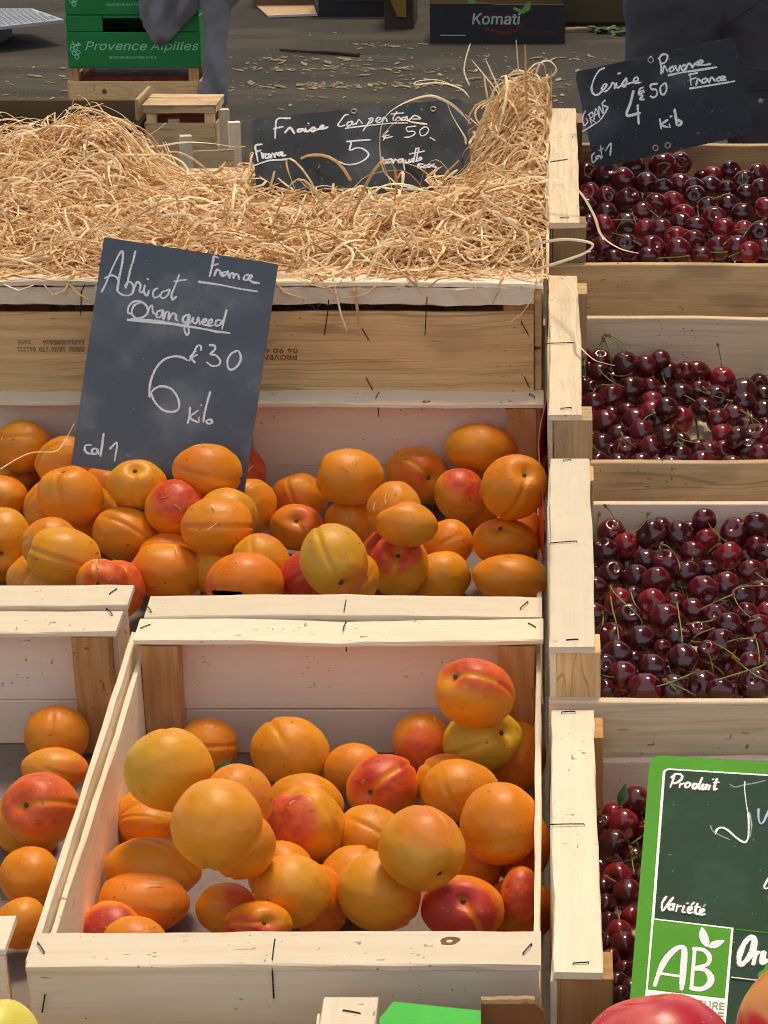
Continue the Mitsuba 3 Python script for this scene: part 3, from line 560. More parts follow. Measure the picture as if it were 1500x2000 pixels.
class Frame:
    """local axes x, s (into depth), h (up)"""
    def __init__(self, O, tilt=0.0, yaw=0.0):
        self.O = np.array(O, float)
        c, s = math.cos(tilt), math.sin(tilt)
        X, S, N = np.array([1, 0, 0.]), np.array([0, c, s]), np.array([0, -s, c])
        R = np.array([[math.cos(yaw), -math.sin(yaw), 0], [math.sin(yaw), math.cos(yaw), 0], [0, 0, 1]])
        self.M = (R @ np.stack([X, S, N], 1))
    def __call__(self, p):
        return np.asarray(p, float) @ self.M.T + self.O

class Axes(Frame):
    def __init__(self, O, ex, ey, n):
        self.O = np.array(O, float); self.M = np.stack([np.array(ex, float), np.array(ey, float), np.array(n, float)], 1)

_pc = [0]
def plank_arrays(lo, hi, axis, bev=0.0007, nseg=8, warp=0.0006, seed=None, edge=0.0):
    """a board with bevelled, slightly wandering edges: vertices, faces, uv (u along the grain, v round it, in metres)"""
    _pc[0] += 1
    g = np.random.default_rng(1000 + (_pc[0] if seed is None else seed))
    lo, hi = np.array(lo, float), np.array(hi, float)
    a = axis; b, c = [(1, 2), (0, 2), (0, 1)][a]
    L = hi[a] - lo[a]; B = hi[b] - lo[b]; Cc = hi[c] - lo[c]
    bev = min(bev, 0.3 * B, 0.3 * Cc)
    ring = np.array([[bev, 0], [B - bev, 0], [B, bev], [B, Cc - bev], [B - bev, Cc], [bev, Cc], [0, Cc - bev], [0, bev]])
    per = np.concatenate([[0], np.cumsum(np.linalg.norm(np.roll(ring, -1, 0) - ring, axis=1))])
    t = np.linspace(0, 1, nseg + 1)
    wb = np.interp(t, np.linspace(0, 1, 5), g.normal(0, warp, 5)); wc = np.interp(t, np.linspace(0, 1, 5), g.normal(0, warp, 5))
    wob = g.normal(0, edge, (nseg + 1, 8, 2)) if edge else 0
    R = ring[None] + np.stack([wb, wc], 1)[:, None, :] + wob
    P = np.zeros((nseg + 1, 8, 3)); P[..., a] = lo[a] + t[:, None] * L; P[..., b] = lo[b] + R[..., 0]; P[..., c] = lo[c] + R[..., 1]
    ou = 10.0 * g.integers(1, 400); ov = g.uniform(0, 5)
    V, F, UV = [], [], []
    flip = (a == 1)
    for i in range(nseg):
        for j in range(8):
            k = (j + 1) % 8
            q = [P[i, j], P[i + 1, j], P[i + 1, k], P[i, k]]
            u = [ou + t[i] * L, ou + t[i + 1] * L, ou + t[i + 1] * L, ou + t[i] * L]; w = [per[j], per[j], per[j + 1], per[j + 1]]
            n = len(V); V += q; UV += [(x, ov + y) for x, y in zip(u, w)]
            F += [(n, n + 1, n + 2), (n, n + 2, n + 3)] if flip else [(n, n + 2, n + 1), (n, n + 3, n + 2)]
    for e, i in ((0, 0), (1, nseg)):
        n = len(V); V += list(P[i]); UV += [(ou + 3 + r[0] * 0.6, ov + r[1]) for r in R[i]]
        for j in range(1, 7):
            f = (n, n + j, n + j + 1)
            F.append(f if (e == 0) != flip else f[::-1])
    V = np.array(V); F = np.array(F)
    # make sure the faces look outwards
    ctr = V.mean(0); nrm = np.cross(V[F[:, 1]] - V[F[:, 0]], V[F[:, 2]] - V[F[:, 0]])
    if ((V[F].mean(1) - ctr) * nrm).sum() < 0: F = F[:, ::-1]
    return V, F, np.array(UV)

def plank(holder, name, fr, lo, hi, axis, bsdf, label=None, **k):
    V, F, UV = plank_arrays(lo, hi, axis, **k)
    return part(holder, name, (fr(V), F), bsdf, False, UV, label=label)

def tube(points, radii, sides=6, caps=True):
    p = np.asarray(points, float); n = len(p)
    radii = np.broadcast_to(np.asarray(radii, float), (n,))
    t = np.gradient(p, axis=0); t /= np.linalg.norm(t, axis=1, keepdims=True) + 1e-12
    a = np.zeros_like(p); ref = np.array([0, 0, 1.0]) if abs(t[0, 2]) < 0.9 else np.array([1.0, 0, 0])
    for i in range(n):
        ref = ref - (ref @ t[i]) * t[i]; ref /= np.linalg.norm(ref) + 1e-12; a[i] = ref
    b = np.cross(t, a); ang = np.arange(sides) * 2 * np.pi / sides
    v = p[:, None] + radii[:, None, None] * (np.cos(ang)[None, :, None] * a[:, None] + np.sin(ang)[None, :, None] * b[:, None])
    i, j = np.meshgrid(np.arange(n - 1), np.arange(sides), indexing='ij')
    q = np.stack([i * sides + j, i * sides + (j + 1) % sides, (i + 1) * sides + (j + 1) % sides, (i + 1) * sides + j], -1).reshape(-1, 4)
    V = v.reshape(-1, 3); F = np.vstack([q[:, [0, 1, 2]], q[:, [0, 2, 3]]])
    if caps:
        V = np.vstack([V, p[:1], p[-1:]]); m = n * sides; s = np.arange(sides)
        F = np.vstack([F, np.stack([(s + 1) % sides, s, s * 0 + m], 1), np.stack([(n - 1) * sides + s, (n - 1) * sides + (s + 1) % sides, s * 0 + m + 1], 1)])
    return V, F

def smooth_line(pts, n=6, closed=False):
    """Catmull-Rom through the points"""
    p = np.asarray(pts, float)
    if len(p) < 3: return p
    q = np.vstack([2 * p[0] - p[1], p, 2 * p[-1] - p[-2]])
    out = []
    for i in range(1, len(q) - 2):
        for t in np.arange(n) / n:
            out.append(0.5 * (2 * q[i] + (q[i + 1] - q[i - 1]) * t + (2 * q[i - 1] - 5 * q[i] + 4 * q[i + 1] - q[i + 2]) * t * t + (3 * q[i] - q[i - 1] - 3 * q[i + 1] + q[i + 2]) * t ** 3))
    out.append(q[-2])
    return np.array(out)

def extrude(poly, z0, z1):
    geoms = [g for g in getattr(poly, 'geoms', [poly]) if g.area > 1e-10]
    ms = [trimesh.creation.extrude_polygon(g, z1 - z0, engine='earcut') for g in geoms]
    m = trimesh.util.concatenate(ms); v = np.array(m.vertices); v[:, 2] += z0
    return v, np.array(m.faces)

def rrect(x0, y0, x1, y1, r):
    return sbox(x0 + r, y0 + r, x1 - r, y1 - r).buffer(r, quad_segs=8)

def join(parts):
    V, F, n = [], [], 0
    for v, f in parts:
        V.append(np.asarray(v, float)); F.append(np.asarray(f) + n); n += len(v)
    return np.vstack(V), np.vstack(F)

def boxmesh(lo, hi, bev=0.002):
    import manifold3d as m3
    lo, hi = np.array(lo, float), np.array(hi, float)
    pts = []
    for x in (0, 1):
        for y in (0, 1):
            for z in (0, 1):
                s = np.array([x, y, z]); c = np.where(s == 0, lo, hi); d = np.where(s == 0, 1, -1) * bev
                for k in range(3):
                    e = d.copy(); e[k] = 0; pts.append(c + e)
    h = m3.Manifold.hull_points(np.array(pts)).to_mesh()
    return np.array(h.vert_properties[:, :3], float), np.array(h.tri_verts)

# ---------------------------------------------------------------- materials
def wood(light, dark, grain=1.0, stain=0.5, stain_col=(0.24, 0.19, 0.14), rough=0.62, bump=0.00035, figure=0.5, cracks=0.0):
    def col(p, n, uv):
        u, v = uv.x, uv.y
        k = dr.floor((u + 5) / 10); r = cell_rand(k, 3.0); r2 = cell_rand(k, 11.0)
        w = fbm(u * 7, v * 26, k, 3)
        fig = 0.5 + 0.5 * dr.sin((v * 70 + 5.0 * w + u * 1.5) * 6.2832 * (0.5 + 0.5 * r2))
        streak = fbm(u * 9, v * 420, k + 4, 3)
        fine = noise(u * 70, v * 2200, k)
        m = dr.clip(0.15 + grain * (0.55 * (streak - 0.3) + 0.28 * (fine - 0.5)) + figure * 0.35 * (fig - 0.35), 0, 1)
        c = mix(light, dark, m) * (0.86 + 0.24 * r)
        s = smoothstep(0.52, 0.78, fbm(u * 14, v * 30, k + 9, 3)) * stain
        c = mix(c, mi.Color3f(stain_col), s)
        if cracks:
            ln = noise(u * 6 + 2 * w, v * 190 + 5 * fbm(u * 7, v * 20, k, 2), k + 5)
            cr = smoothstep(0.86, 0.985, 1 - dr.abs(2 * ln - 1)) * smoothstep(0.40, 0.62, fbm(u * 9, v * 22, k + 8, 2))
            c = mix(c, mi.Color3f(dark) * 0.45, cr * cracks)
        speck = smoothstep(0.90, 0.96, noise(u * 260, v * 420, k + 2)) * smoothstep(0.5, 0.7, noise(u * 30, v * 30, k + 6))
        return mix(c, mi.Color3f(dark) * 0.35, speck * 0.8)
    def hgt(p, n, uv):
        u, v = uv.x, uv.y; k = dr.floor((u + 5) / 10)
        return 0.6 * fbm(u * 16, v * 500, k + 4, 3) + 0.4 * noise(u * 60, v * 160, k)
    return dict(type='twosided', bsdf=dict(type='bumpmap', arbitrary=proc(hgt, 4e-4), scale=bump,
                bsdf=dict(type='principled', base_color=proc(col), roughness=rough, specular=0.35)))

scene['wood_poplar'] = wood((0.88, 0.79, 0.62), (0.72, 0.56, 0.36), grain=0.6, stain=0.12, stain_col=(0.55, 0.43, 0.30), figure=0.25)
scene['wood_panel'] = wood((0.84, 0.71, 0.58), (0.70, 0.52, 0.38), grain=0.55, stain=0.10, stain_col=(0.52, 0.42, 0.32), figure=0.15, bump=0.0002)
scene['wood_floor'] = wood((0.22, 0.18, 0.165), (0.15, 0.115, 0.10), grain=0.5, stain=0.2, figure=0.15)
scene['wood_plank'] = wood((0.86, 0.59, 0.29), (0.54, 0.30, 0.11), cracks=0.5, grain=1.1, stain=0.30, stain_col=(0.40, 0.28, 0.15), figure=0.75, bump=0.0010)
scene['wood_pine'] = wood((0.60, 0.33, 0.13), (0.34, 0.14, 0.04), grain=0.9, stain=0.1, figure=0.9)
scene['wood_tray'] = wood((0.64, 0.45, 0.24), (0.36, 0.21, 0.09), cracks=0.45, grain=1.2, stain=0.45, stain_col=(0.22, 0.16, 0.10), figure=0.3, bump=0.0009)
scene['wood_tray_dark'] = wood((0.36, 0.23, 0.11), (0.20, 0.11, 0.05), grain=1.1, stain=0.5, figure=0.3, bump=0.0007)
scene['wood_pale_tray'] = wood((0.80, 0.67, 0.48), (0.54, 0.39, 0.23), cracks=0.18, grain=0.9, stain=0.2, stain_col=(0.45, 0.36, 0.27), figure=0.4, bump=0.0007)

def plain(col, rough=0.6, spec=0.4, var=0.12, scale=40.0, **more):
    def c(p, n, uv):
        return mi.Color3f(col) * (1 - var + 2 * var * fbm(p.x * scale, p.y * scale, p.z * scale, 3))
    return dict(type='twosided', bsdf=dict(type='principled', base_color=proc(c), roughness=rough, specular=spec, **more))

scene['staple_wire'] = plain((0.03, 0.028, 0.035), 0.35, 0.5, metallic=0.6)
scene['knot_wood'] = plain((0.20, 0.08, 0.035), 0.7, 0.3, 0.5, 500.0)
scene['chalk'] = plain((0.88, 0.90, 0.92), 0.9, 0.1, 0.22, 700.0)
scene['chalk_faint'] = plain((0.34, 0.42, 0.42), 0.9, 0.1, 0.35, 700.0)
scene['ink_stamp'] = plain((0.10, 0.075, 0.06), 0.9, 0.1, 0.5, 800.0)
scene['eyelet'] = plain((0.45, 0.38, 0.26), 0.35, 0.5, 0.2, 600.0, metallic=0.8)
scene['leaf_green'] = plain((0.035, 0.085, 0.02), 0.45, 0.5, 0.3, 200.0)

def slate(base, smear):
    def c(p, n, uv):
        s = smoothstep(0.42, 0.80, fbm(p.x * 22 + 3, p.y * 22, p.z * 22, 4))
        fine = fbm(p.x * 260, p.y * 60, p.z * 60, 3)
        dots = smoothstep(0.90, 0.95, noise(p.x * 330, p.y * 330, p.z * 330))
        c = mix(base, smear, 0.70 * s * (0.5 + fine))
        return mix(c, mi.Color3f(0.35, 0.38, 0.4), dots * 0.45)
    return dict(type='twosided', bsdf=dict(type='principled', base_color=proc(c), roughness=0.55, specular=0.4))
scene['slate_grey'] = slate((0.092, 0.115, 0.145), (0.22, 0.25, 0.28))
scene['slate_dark'] = slate((0.013, 0.019, 0.028), (0.075, 0.092, 0.11))

def apricot_col(p, n, uv):
    H = dr.floor(uv.y / 4); c = uv.y - 4 * H; h = H / 10.0
    base = mix((0.73, 0.190, 0.005), (0.72, 0.295, 0.012), dr.clip(h * 1.4, 0, 1))
    base = mix(base, (0.56, 0.37, 0.025), dr.clip((h - 0.85) * 2.2, 0, 1))
    mot = fbm(p.x * 70, p.y * 70, p.z * 70, 3)
    base = base * (0.86 + 0.28 * mot)
    base = mix(base, (0.70, 0.40, 0.05), 0.35 * smoothstep(0.5, 0.75, fbm(p.x * 38 + 9, p.y * 38, p.z * 38, 2)))
    m2 = fbm(p.x * 160, p.y * 160, p.z * 160, 3)
    b = dr.clip(uv.x * (0.55 + 0.65 * m2), 0, 1)
    base = mix(base, (0.70, 0.12, 0.022), smoothstep(0.12, 0.72, b))
    base = mix(base, (0.44, 0.022, 0.030), 0.8 * smoothstep(0.66, 1.05, b))
    base = mix(base, (0.42, 0.36, 0.03), dr.clip(-uv.x, 0, 1) * 0.8)
    bs = smoothstep(0.86, 0.93, noise(p.x * 95 + 3, p.y * 95, p.z * 95)) * smoothstep(0.35, 0.6, noise(p.x * 700, p.y * 700, p.z * 700))
    base = mix(base, (0.36, 0.15, 0.03), bs * 0.55)
    base = mix(base, (0.40, 0.22, 0.03), smoothstep(0.25, 0.9, c) * 0.8)
    sp = noise(p.x * 620, p.y * 620, p.z * 620)
    base = mix(base, (0.85, 0.55, 0.18), smoothstep(0.86, 0.93, sp) * 0.35)
    fk = noise(p.x * 240 + 7, p.y * 240, p.z * 240)
    return mix(base, (0.25, 0.07, 0.02), smoothstep(0.915, 0.96, fk) * 0.75)
def apricot_bump(p, n, uv):
    return 0.7 * fbm(p.x * 150, p.y * 150, p.z * 150, 3) + 0.3 * noise(p.x * 900, p.y * 900, p.z * 900)
scene['apricot_skin'] = dict(type='bumpmap', arbitrary=proc(apricot_bump, 6e-4), scale=0.00018,
                             bsdf=dict(type='principled', base_color=proc(apricot_col), roughness=0.43, specular=0.42, sheen=0.45, sheen_tint=0.7))
scene['dry_stem'] = plain((0.10, 0.065, 0.03), 0.8, 0.2, 0.5, 900.0)

for i, (a, b) in enumerate((((0.034, 0.0014, 0.0055), (0.062, 0.0028, 0.009)), ((0.070, 0.0022, 0.008), (0.115, 0.004, 0.012)), ((0.16, 0.004, 0.013), (0.24, 0.010, 0.018)))):
    def cher_col(p, n, uv, a=a, b=b):
        m = fbm(p.x * 130, p.y * 130, p.z * 130, 2)
        sp = smoothstep(0.80, 0.90, noise(p.x * 1500, p.y * 1500, p.z * 1500))
        return mix(mix(a, b, m), mi.Color3f(0.32, 0.05, 0.05), 0.22 * sp)
    scene['cherry_skin_%d' % i] = dict(type='principled', base_color=proc(cher_col), roughness=0.11, specular=0.5, clearcoat=1.0, clearcoat_gloss=0.98)
def stem_col(p, n, uv):
    return mix((0.14, 0.20, 0.035), (0.30, 0.33, 0.09), fbm(p.x * 200, p.y * 200, p.z * 200, 2))
scene['cherry_stem'] = dict(type='principled', base_color=proc(stem_col), roughness=0.5)
scene['stem_end'] = plain((0.24, 0.13, 0.045), 0.8, 0.2, 0.4, 900.0)

def straw_col(p, n, uv):
    r = uv.x
    c = mix((0.59, 0.31, 0.085), (0.97, 0.79, 0.48), r)
    c = mix(c, (0.36, 0.18, 0.06), smoothstep(0.80, 1.0, cell_rand(uv.y * 0 + dr.floor(r * 4000), 5)) * 0.8)
    return c * (0.85 + 0.3 * noise(p.x * 300, p.y * 300, p.z * 300))
scene['wood_wool_fibre'] = dict(type='twosided', bsdf=dict(type='principled', base_color=proc(straw_col), roughness=0.42, specular=0.5))
scene['strand_pale'] = plain((0.88, 0.72, 0.46), 0.5, 0.4, 0.15, 200.0)
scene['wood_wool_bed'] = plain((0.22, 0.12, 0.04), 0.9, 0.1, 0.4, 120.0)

# ---------------------------------------------------------------- ground
def asphalt_col(p, n, uv):
    a = noise(p.x * 260, p.y * 260, p.z * 260)
    b = fbm(p.x * 1.3, p.y * 1.3, 0.0, 4)
    d = smoothstep(0.50, 0.74, fbm(p.x * 2.2 + 4, p.y * 5.0, 2.0, 4))
    c = mix((0.016, 0.013, 0.010), (0.050, 0.042, 0.032), 0.5 * a + 0.7 * b)
    return mix(c, (0.066, 0.055, 0.036), d * 0.65)
def asphalt_bump(p, n, uv):
    return fbm(p.x * 90, p.y * 90, 0.0, 3)
scene['asphalt'] = dict(type='bumpmap', arbitrary=proc(asphalt_bump, 2e-3), scale=0.006, bsdf=dict(type='principled', base_color=proc(asphalt_col), roughness=0.85, specular=0.25))
gx = np.linspace(-60, 60, 25); X, Y = np.meshgrid(gx, np.linspace(-20, 100, 25), indexing='ij')
V = np.stack([X, Y, X * 0], -1).reshape(-1, 3); i, j = np.meshgrid(np.arange(24), np.arange(24), indexing='ij')
put('ground', (V, np.stack([i * 25 + j, (i + 1) * 25 + j, (i + 1) * 25 + j + 1, i * 25 + j + 1], -1).reshape(-1, 4)), 'asphalt')
labels['ground'] = {'label': 'worn grey brown asphalt behind the stall strewn with dry leaf litter', 'category': 'ground', 'kind': 'structure'}

# leaf litter: bands of pale dry flakes and grit
scene['dry_leaf'] = None
def litter_col(p, n, uv):
    k = cell_rand(dr.floor(uv.x), 1.0)
    c = mix((0.17, 0.13, 0.065), (0.31, 0.26, 0.15), k)
    return mix(c, (0.20, 0.21, 0.07), smoothstep(0.93, 0.95, cell_rand(dr.floor(uv.x), 4.0)))
scene['dry_leaf'] = dict(type='twosided', bsdf=dict(type='principled', base_color=proc(litter_col), roughness=0.8, specular=0.2))
def litter():
    g = np.random.default_rng(4)
    P = []
    bands = [((-0.95, 10.95), (0.55, 0.09), 210), ((-1.05, 11.45), (0.9, 0.09), 170), ((-0.2, 11.15), (0.45, 0.05), 70), ((-0.1, 11.0), (0.5, 0.08), 60), ((-1.2, 11.75), (0.3, 0.12), 70), ((-0.5, 10.5), (1.2, 0.5), 110),
             ((-0.6, 11.6), (1.2, 0.9), 170), ((-2.2, 10.6), (0.5, 1.0), 150), ((0.3, 11.8), (0.4, 0.15), 50), ((-0.75, 12.2), (0.25, 0.08), 40)]
    for (cx, cy), (sx, sy), n in bands:
        P.append(np.stack([g.normal(cx, sx * 0.55, n), g.normal(cy, sy * 0.55, n)], 1))
    P = np.vstack(P); n = len(P)
    L = (0.004 + 0.024 * g.random(n) ** 2.2) * np.where(g.random(n) < 0.1, 1.7, 1); W = L * g.uniform(0.25, 0.6, n); A = g.uniform(0, np.pi, n)
    out, fs, uvs = [], [], []
    for i in range(n):
        t = np.array([[-1, 0, 0], [-.3, -.8, .35], [.5, -.6, .2], [1, 0, .5], [.4, .7, .3], [-.4, .7, 0.1], [0, 0, .55]])
        q = t * [L[i], W[i], g.uniform(.3, 1.2) * W[i]]
        c, s = np.cos(A[i]), np.sin(A[i])
        q = np.stack([q[:, 0] * c - q[:, 1] * s + P[i, 0], q[:, 0] * s + q[:, 1] * c + P[i, 1], q[:, 2] + 0.003], 1)
        b = len(out) * 7
        out.append(q); fs += [(b + k, b + (k + 1) % 6, b + 6) for k in range(6)]; uvs += [(i + .5, 0)] * 7
    put('leaf_litter', (np.vstack(out), np.array(fs)), 'dry_leaf', False, np.array(uvs))
    labels['leaf_litter'] = {'label': 'pale dry leaf flakes and husks scattered in bands over the asphalt', 'category': 'leaf litter', 'kind': 'stuff'}
litter()

# ---------------------------------------------------------------- display stand (mostly hidden)
ROW = Frame((0, 1.33109535, 0.94112931), math.radians(5.9))
ROW3 = Frame((0, 2.244, 1.13735), math.radians(2.0))
TR = {k: Frame(c['origin'], c['tilt']) for k, c in CHERRIES.items()}
st = thing('display_stand', 'plain wooden stepped stand carrying the fruit crates, mostly hidden under them', 'stand')
plank(st, 'shelf', ROW, (-0.66, 0.0, -0.130), (-0.002, 0.93, -0.113), 0, 'wood_tray')
plank(st, 'shelf', ROW3, (-0.66, 0.0, -0.133), (-0.002, 0.46, -0.115), 0, 'wood_tray')
for k, f in TR.items():
    plank(st, 'shelf', f, (0.003, 0.0, -0.142), (0.285, 0.31, -0.125), 0, 'wood_tray')
ID = Frame((0, 0, 0))
plank(st, 'shelf', ID, (-0.50, 0.95, AP[0][2] - .062), (0.33, 1.292, AP[0][2] - .0435), 0, 'wood_tray')
for x in (-0.48, 0.30):
    for y in (0.97, 1.24): plank(st, 'leg', ID, (x, y, 0.0), (x + 0.03, y + 0.03, AP[0][2] - .0625), 2, 'wood_tray', warp=0)
for x in (-0.62, -0.03):
    for y, z in ((1.42, 0.80), (2.15, 0.88), (2.64, 1.0)):
        plank(st, 'leg', ID, (x, y, 0.0), (x + 0.03, y + 0.03, z), 2, 'wood_tray', warp=0)
for x in (0.02, 0.25):
    for y, z in ((1.42, 0.79), (1.75, 0.87), (2.1, 0.95), (2.55, 1.05)):
        plank(st, 'leg', ID, (x, y, 0.0), (x + 0.03, y + 0.03, z), 2, 'wood_tray', warp=0)

# ---------------------------------------------------------------- crates
def staple_mesh(a, b, up, r=0.00045):
    a, b, up = map(np.array, (a, b, up))
    return tube(np.array([a - up * 0.0012, a + up * r, (a + b) / 2 + up * r * 1.3, b + up * r, b - up * 0.0012]), r, 5)

def staples(holder, code, fr):
    for key, face, pts in STAPLES:
        if key != code: continue
        up = np.array([0, 0, 1.0]) if face == 'h' else np.array([0, -1.0, 0])
        P = [np.array(p) / 1e4 for p in pts]
        P = [p + up * 0.0006 for p in P]
        V, F = staple_mesh(P[0], P[-1], up) if len(P) == 2 else tube(P, 0.0005, 5)
        part(holder, 'staple', (fr(V), F), 'staple_wire', True)

def crate(code, fr, x0, x1, s0, s1, label, side_top=-0.022):
    c = thing('apricot_crate', label, 'crate', 'pale wooden apricot crates')
    w = 'wood_poplar'
    plank(c, 'front_rim', fr, (x0, s0, -0.0045), (x1, s0 + 0.0355, 0.0), 0, w, nseg=14, edge=0.00025)
    plank(c, 'rear_rim', fr, (x0 + 0.001, s1 - 0.0375, -0.0045), (x1 + 0.001, s1 - 0.002, -0.0005), 0, w, nseg=14, edge=0.0003)
    plank(c, 'front_board', fr, (x0 + 0.001, s0 + 0.002, -0.107), (x1 - 0.001, s0 + 0.0065, -0.0052), 0, w, nseg=10)
    for lo, hi in ((-0.107, -0.070), (-0.0695, -0.005)):
        plank(c, 'rear_panel', fr, (x0 + 0.002, s1 - 0.014, lo), (x1 - 0.002, s1 - 0.0105, hi), 0, 'wood_panel', nseg=10, warp=0.0004)
    for x in (x0 + 0.0055, x1 - 0.0325):
        for s in (s0 + 0.0072, s1 - 0.0365):
            plank(c, 'corner_post', fr, (x, s, -0.103), (x + 0.027, s + 0.0215, -0.0053), 2, 'wood_pine', warp=0.0002)
    for x in (x0 + 0.0005, (x1 - 0.0045 if code[1] == 'R' else -0.3070)):
        plank(c, 'side_board', fr, (x, s0 + 0.008, -0.104), (x + 0.004, s1 - 0.015, side_top), 1, w, nseg=12, edge=0.0003, warp=0.0004)
    n = 3
    for i in range(n):
        a = x0 + 0.005 + (x1 - x0 - 0.01) * i / n; b = x0 + 0.005 + (x1 - x0 - 0.01) * (i + 1) / n - 0.001
        plank(c, 'floor_slat', fr, (a, s0 + 0.007, -0.1105), (b, s1 - 0.015, -0.1072), 1, 'wood_floor')
    staples(c, code, fr)
    return c

c1R = crate('1R', ROW, -0.3015, -0.0025, 0.0, 0.455, 'pale wooden crate in the foreground with a knot in its white front rim')
c2R = crate('2R', ROW, -0.2985, -0.0025, 0.458, 0.9255, 'pale wooden crate of apricots in the middle, directly behind the foreground crate', -0.078)
c1L = crate('1L', ROW, -0.610, -0.3165, 0.0155, 0.470, 'pale wooden crate cut off at the lower left edge, few apricots along its wall', -0.012)
c2L = crate('2L', ROW, -0.610, -0.3135, 0.476, 0.932, 'pale wooden crate at the left edge below the tilted apricot price slate', -0.078)

def knot(holder, fr, x, s, h, r, face='h'):
    a = np.linspace(0, 2 * np.pi, 15)[:-1]; rr = r * (1 + 0.25 * rng.normal(size=14) * 0.6)
    d = 0.0004
    ring = np.stack([np.cos(a) * rr * 1.5, np.sin(a) * rr, a * 0 + d], 1); inn = ring * [.5, .5, 1] + [0, 0, 0.0001]
    V = np.vstack([ring, inn, ring * [1, 1, 0] - [0, 0, d], [[0, 0, -0.0002]]]); n = 14
    F = []
    for k in range(n):
        q = (k + 1) % n
        F += [(k, q, n + q), (k, n + q, n + k), (2 * n + k, 2 * n + q, q), (2 * n + k, q, k), (n + k, n + q, 3 * n)]
    if face == 's': V = V[:, [0, 2, 1]] * [1, -1, 1]; F = [f for f in F]
    part(holder, 'knot', (fr(V + [x, s, h]), np.array(F)), 'knot_wood', 30, label='brown knot in the pale rim')
knot(c1R, ROW, -0.0565, 0.0245, 0.0, 0.0042)
knot(c2R, ROW, -0.107, 0.894, -0.0005, 0.0030)

def straw_crate(code, x0, x1, label):
    c = thing('straw_crate', label, 'crate', 'crates filled with wood wool')
    fr, L, w = ROW3, 0.457, 'wood_plank'
    plank(c, 'front_rim', fr, (x0, 0.0005, -0.0045), (x1, 0.046, 0.0), 0, 'wood_poplar', nseg=16, edge=0.0005, warp=0.001)
    plank(c, 'front_slat', fr, (x0, -0.0005, -0.0205), (x1 - 0.008, 0.004, -0.0050), 0, 'wood_poplar', nseg=22, edge=0.0008, warp=0.001)
    plank(c, 'front_board', fr, (x0, -0.0005, -0.112), (x1 - 0.0085, 0.004, -0.0275), 0, w, nseg=16, edge=0.0003)
    for x in (x0 + 0.006, x1 - 0.036):
        for s in (0.0045, L - 0.032):
            plank(c, 'corner_post', fr, (x, s, -0.105), (x + 0.0275, s + 0.0255, -0.005), 2, 'wood_pine', warp=0.0002)
    for x in (x0 + 0.0005, x1 - 0.0075):
        for lo, hi in ((-0.108, -0.066), (-0.062, -0.0095)):
            plank(c, 'side_board', fr, (x, 0.0045, lo), (x + 0.006, L - 0.006, hi), 1, w, nseg=12)
    for lo, hi in ((-0.108, -0.030), (-0.025, -0.006)):
        plank(c, 'rear_board', fr, (x0, L - 0.006, lo), (x1, L - 0.001, hi), 0, 'wood_pale_tray', nseg=12)
    plank(c, 'rear_rim', fr, (x0, L - 0.046, -0.0045), (x1, L - 0.0005, -0.0005), 0, 'wood_poplar', nseg=12, edge=0.0005)
    for i in range(3):
        a = x0 + 0.007 + (x1 - x0 - 0.014) * i / 3; b = x0 + 0.007 + (x1 - x0 - 0.014) * (i + 1) / 3 - 0.002
        plank(c, 'floor_slat', fr, (a, 0.006, -0.1125), (b, L - 0.008, -0.1085), 1, w)
    staples(c, code, fr)
    return c
c3R = straw_crate('3R', -0.3015, -0.0020, 'straw filled crate holding the strawberry price slate, right of the apricot slate')
c3L = straw_crate('3L', -0.606, -0.3045, 'straw filled crate at the left edge, behind and left of the apricot slate')

def stamp(holder, fr, text, x, h, height, width=None):
    m = meshkit.text_mesh(text, height, 0.0002); V = np.array(m.vertices)
    k = (width / (V[:, 0].max())) if width else 1.0
    V = np.stack([x - V[:, 0] * k, -0.0005 - 0.0011 - V[:, 2] * 1.0, h - V[:, 1]], 1)      # upside down
    part(holder, 'ink_stamp', (fr(V), np.array(m.faces)), 'ink_stamp', label='faint upside down ink stamp on the front plank')
stamp(c3R, ROW3, 'PROVENCE', -0.224, -0.0675, 0.0044, 0.042)
stamp(c3R, ROW3, '04 90 6', -0.223, -0.0615, 0.0040, 0.030)
stamp(c3L, ROW3, '20X30  18/30  LTD  061221', -0.416, -0.0600, 0.0042, 0.061)
stamp(c3L, ROW3, 'E43163005A14        145E', -0.416, -0.0535, 0.0040, 0.060)

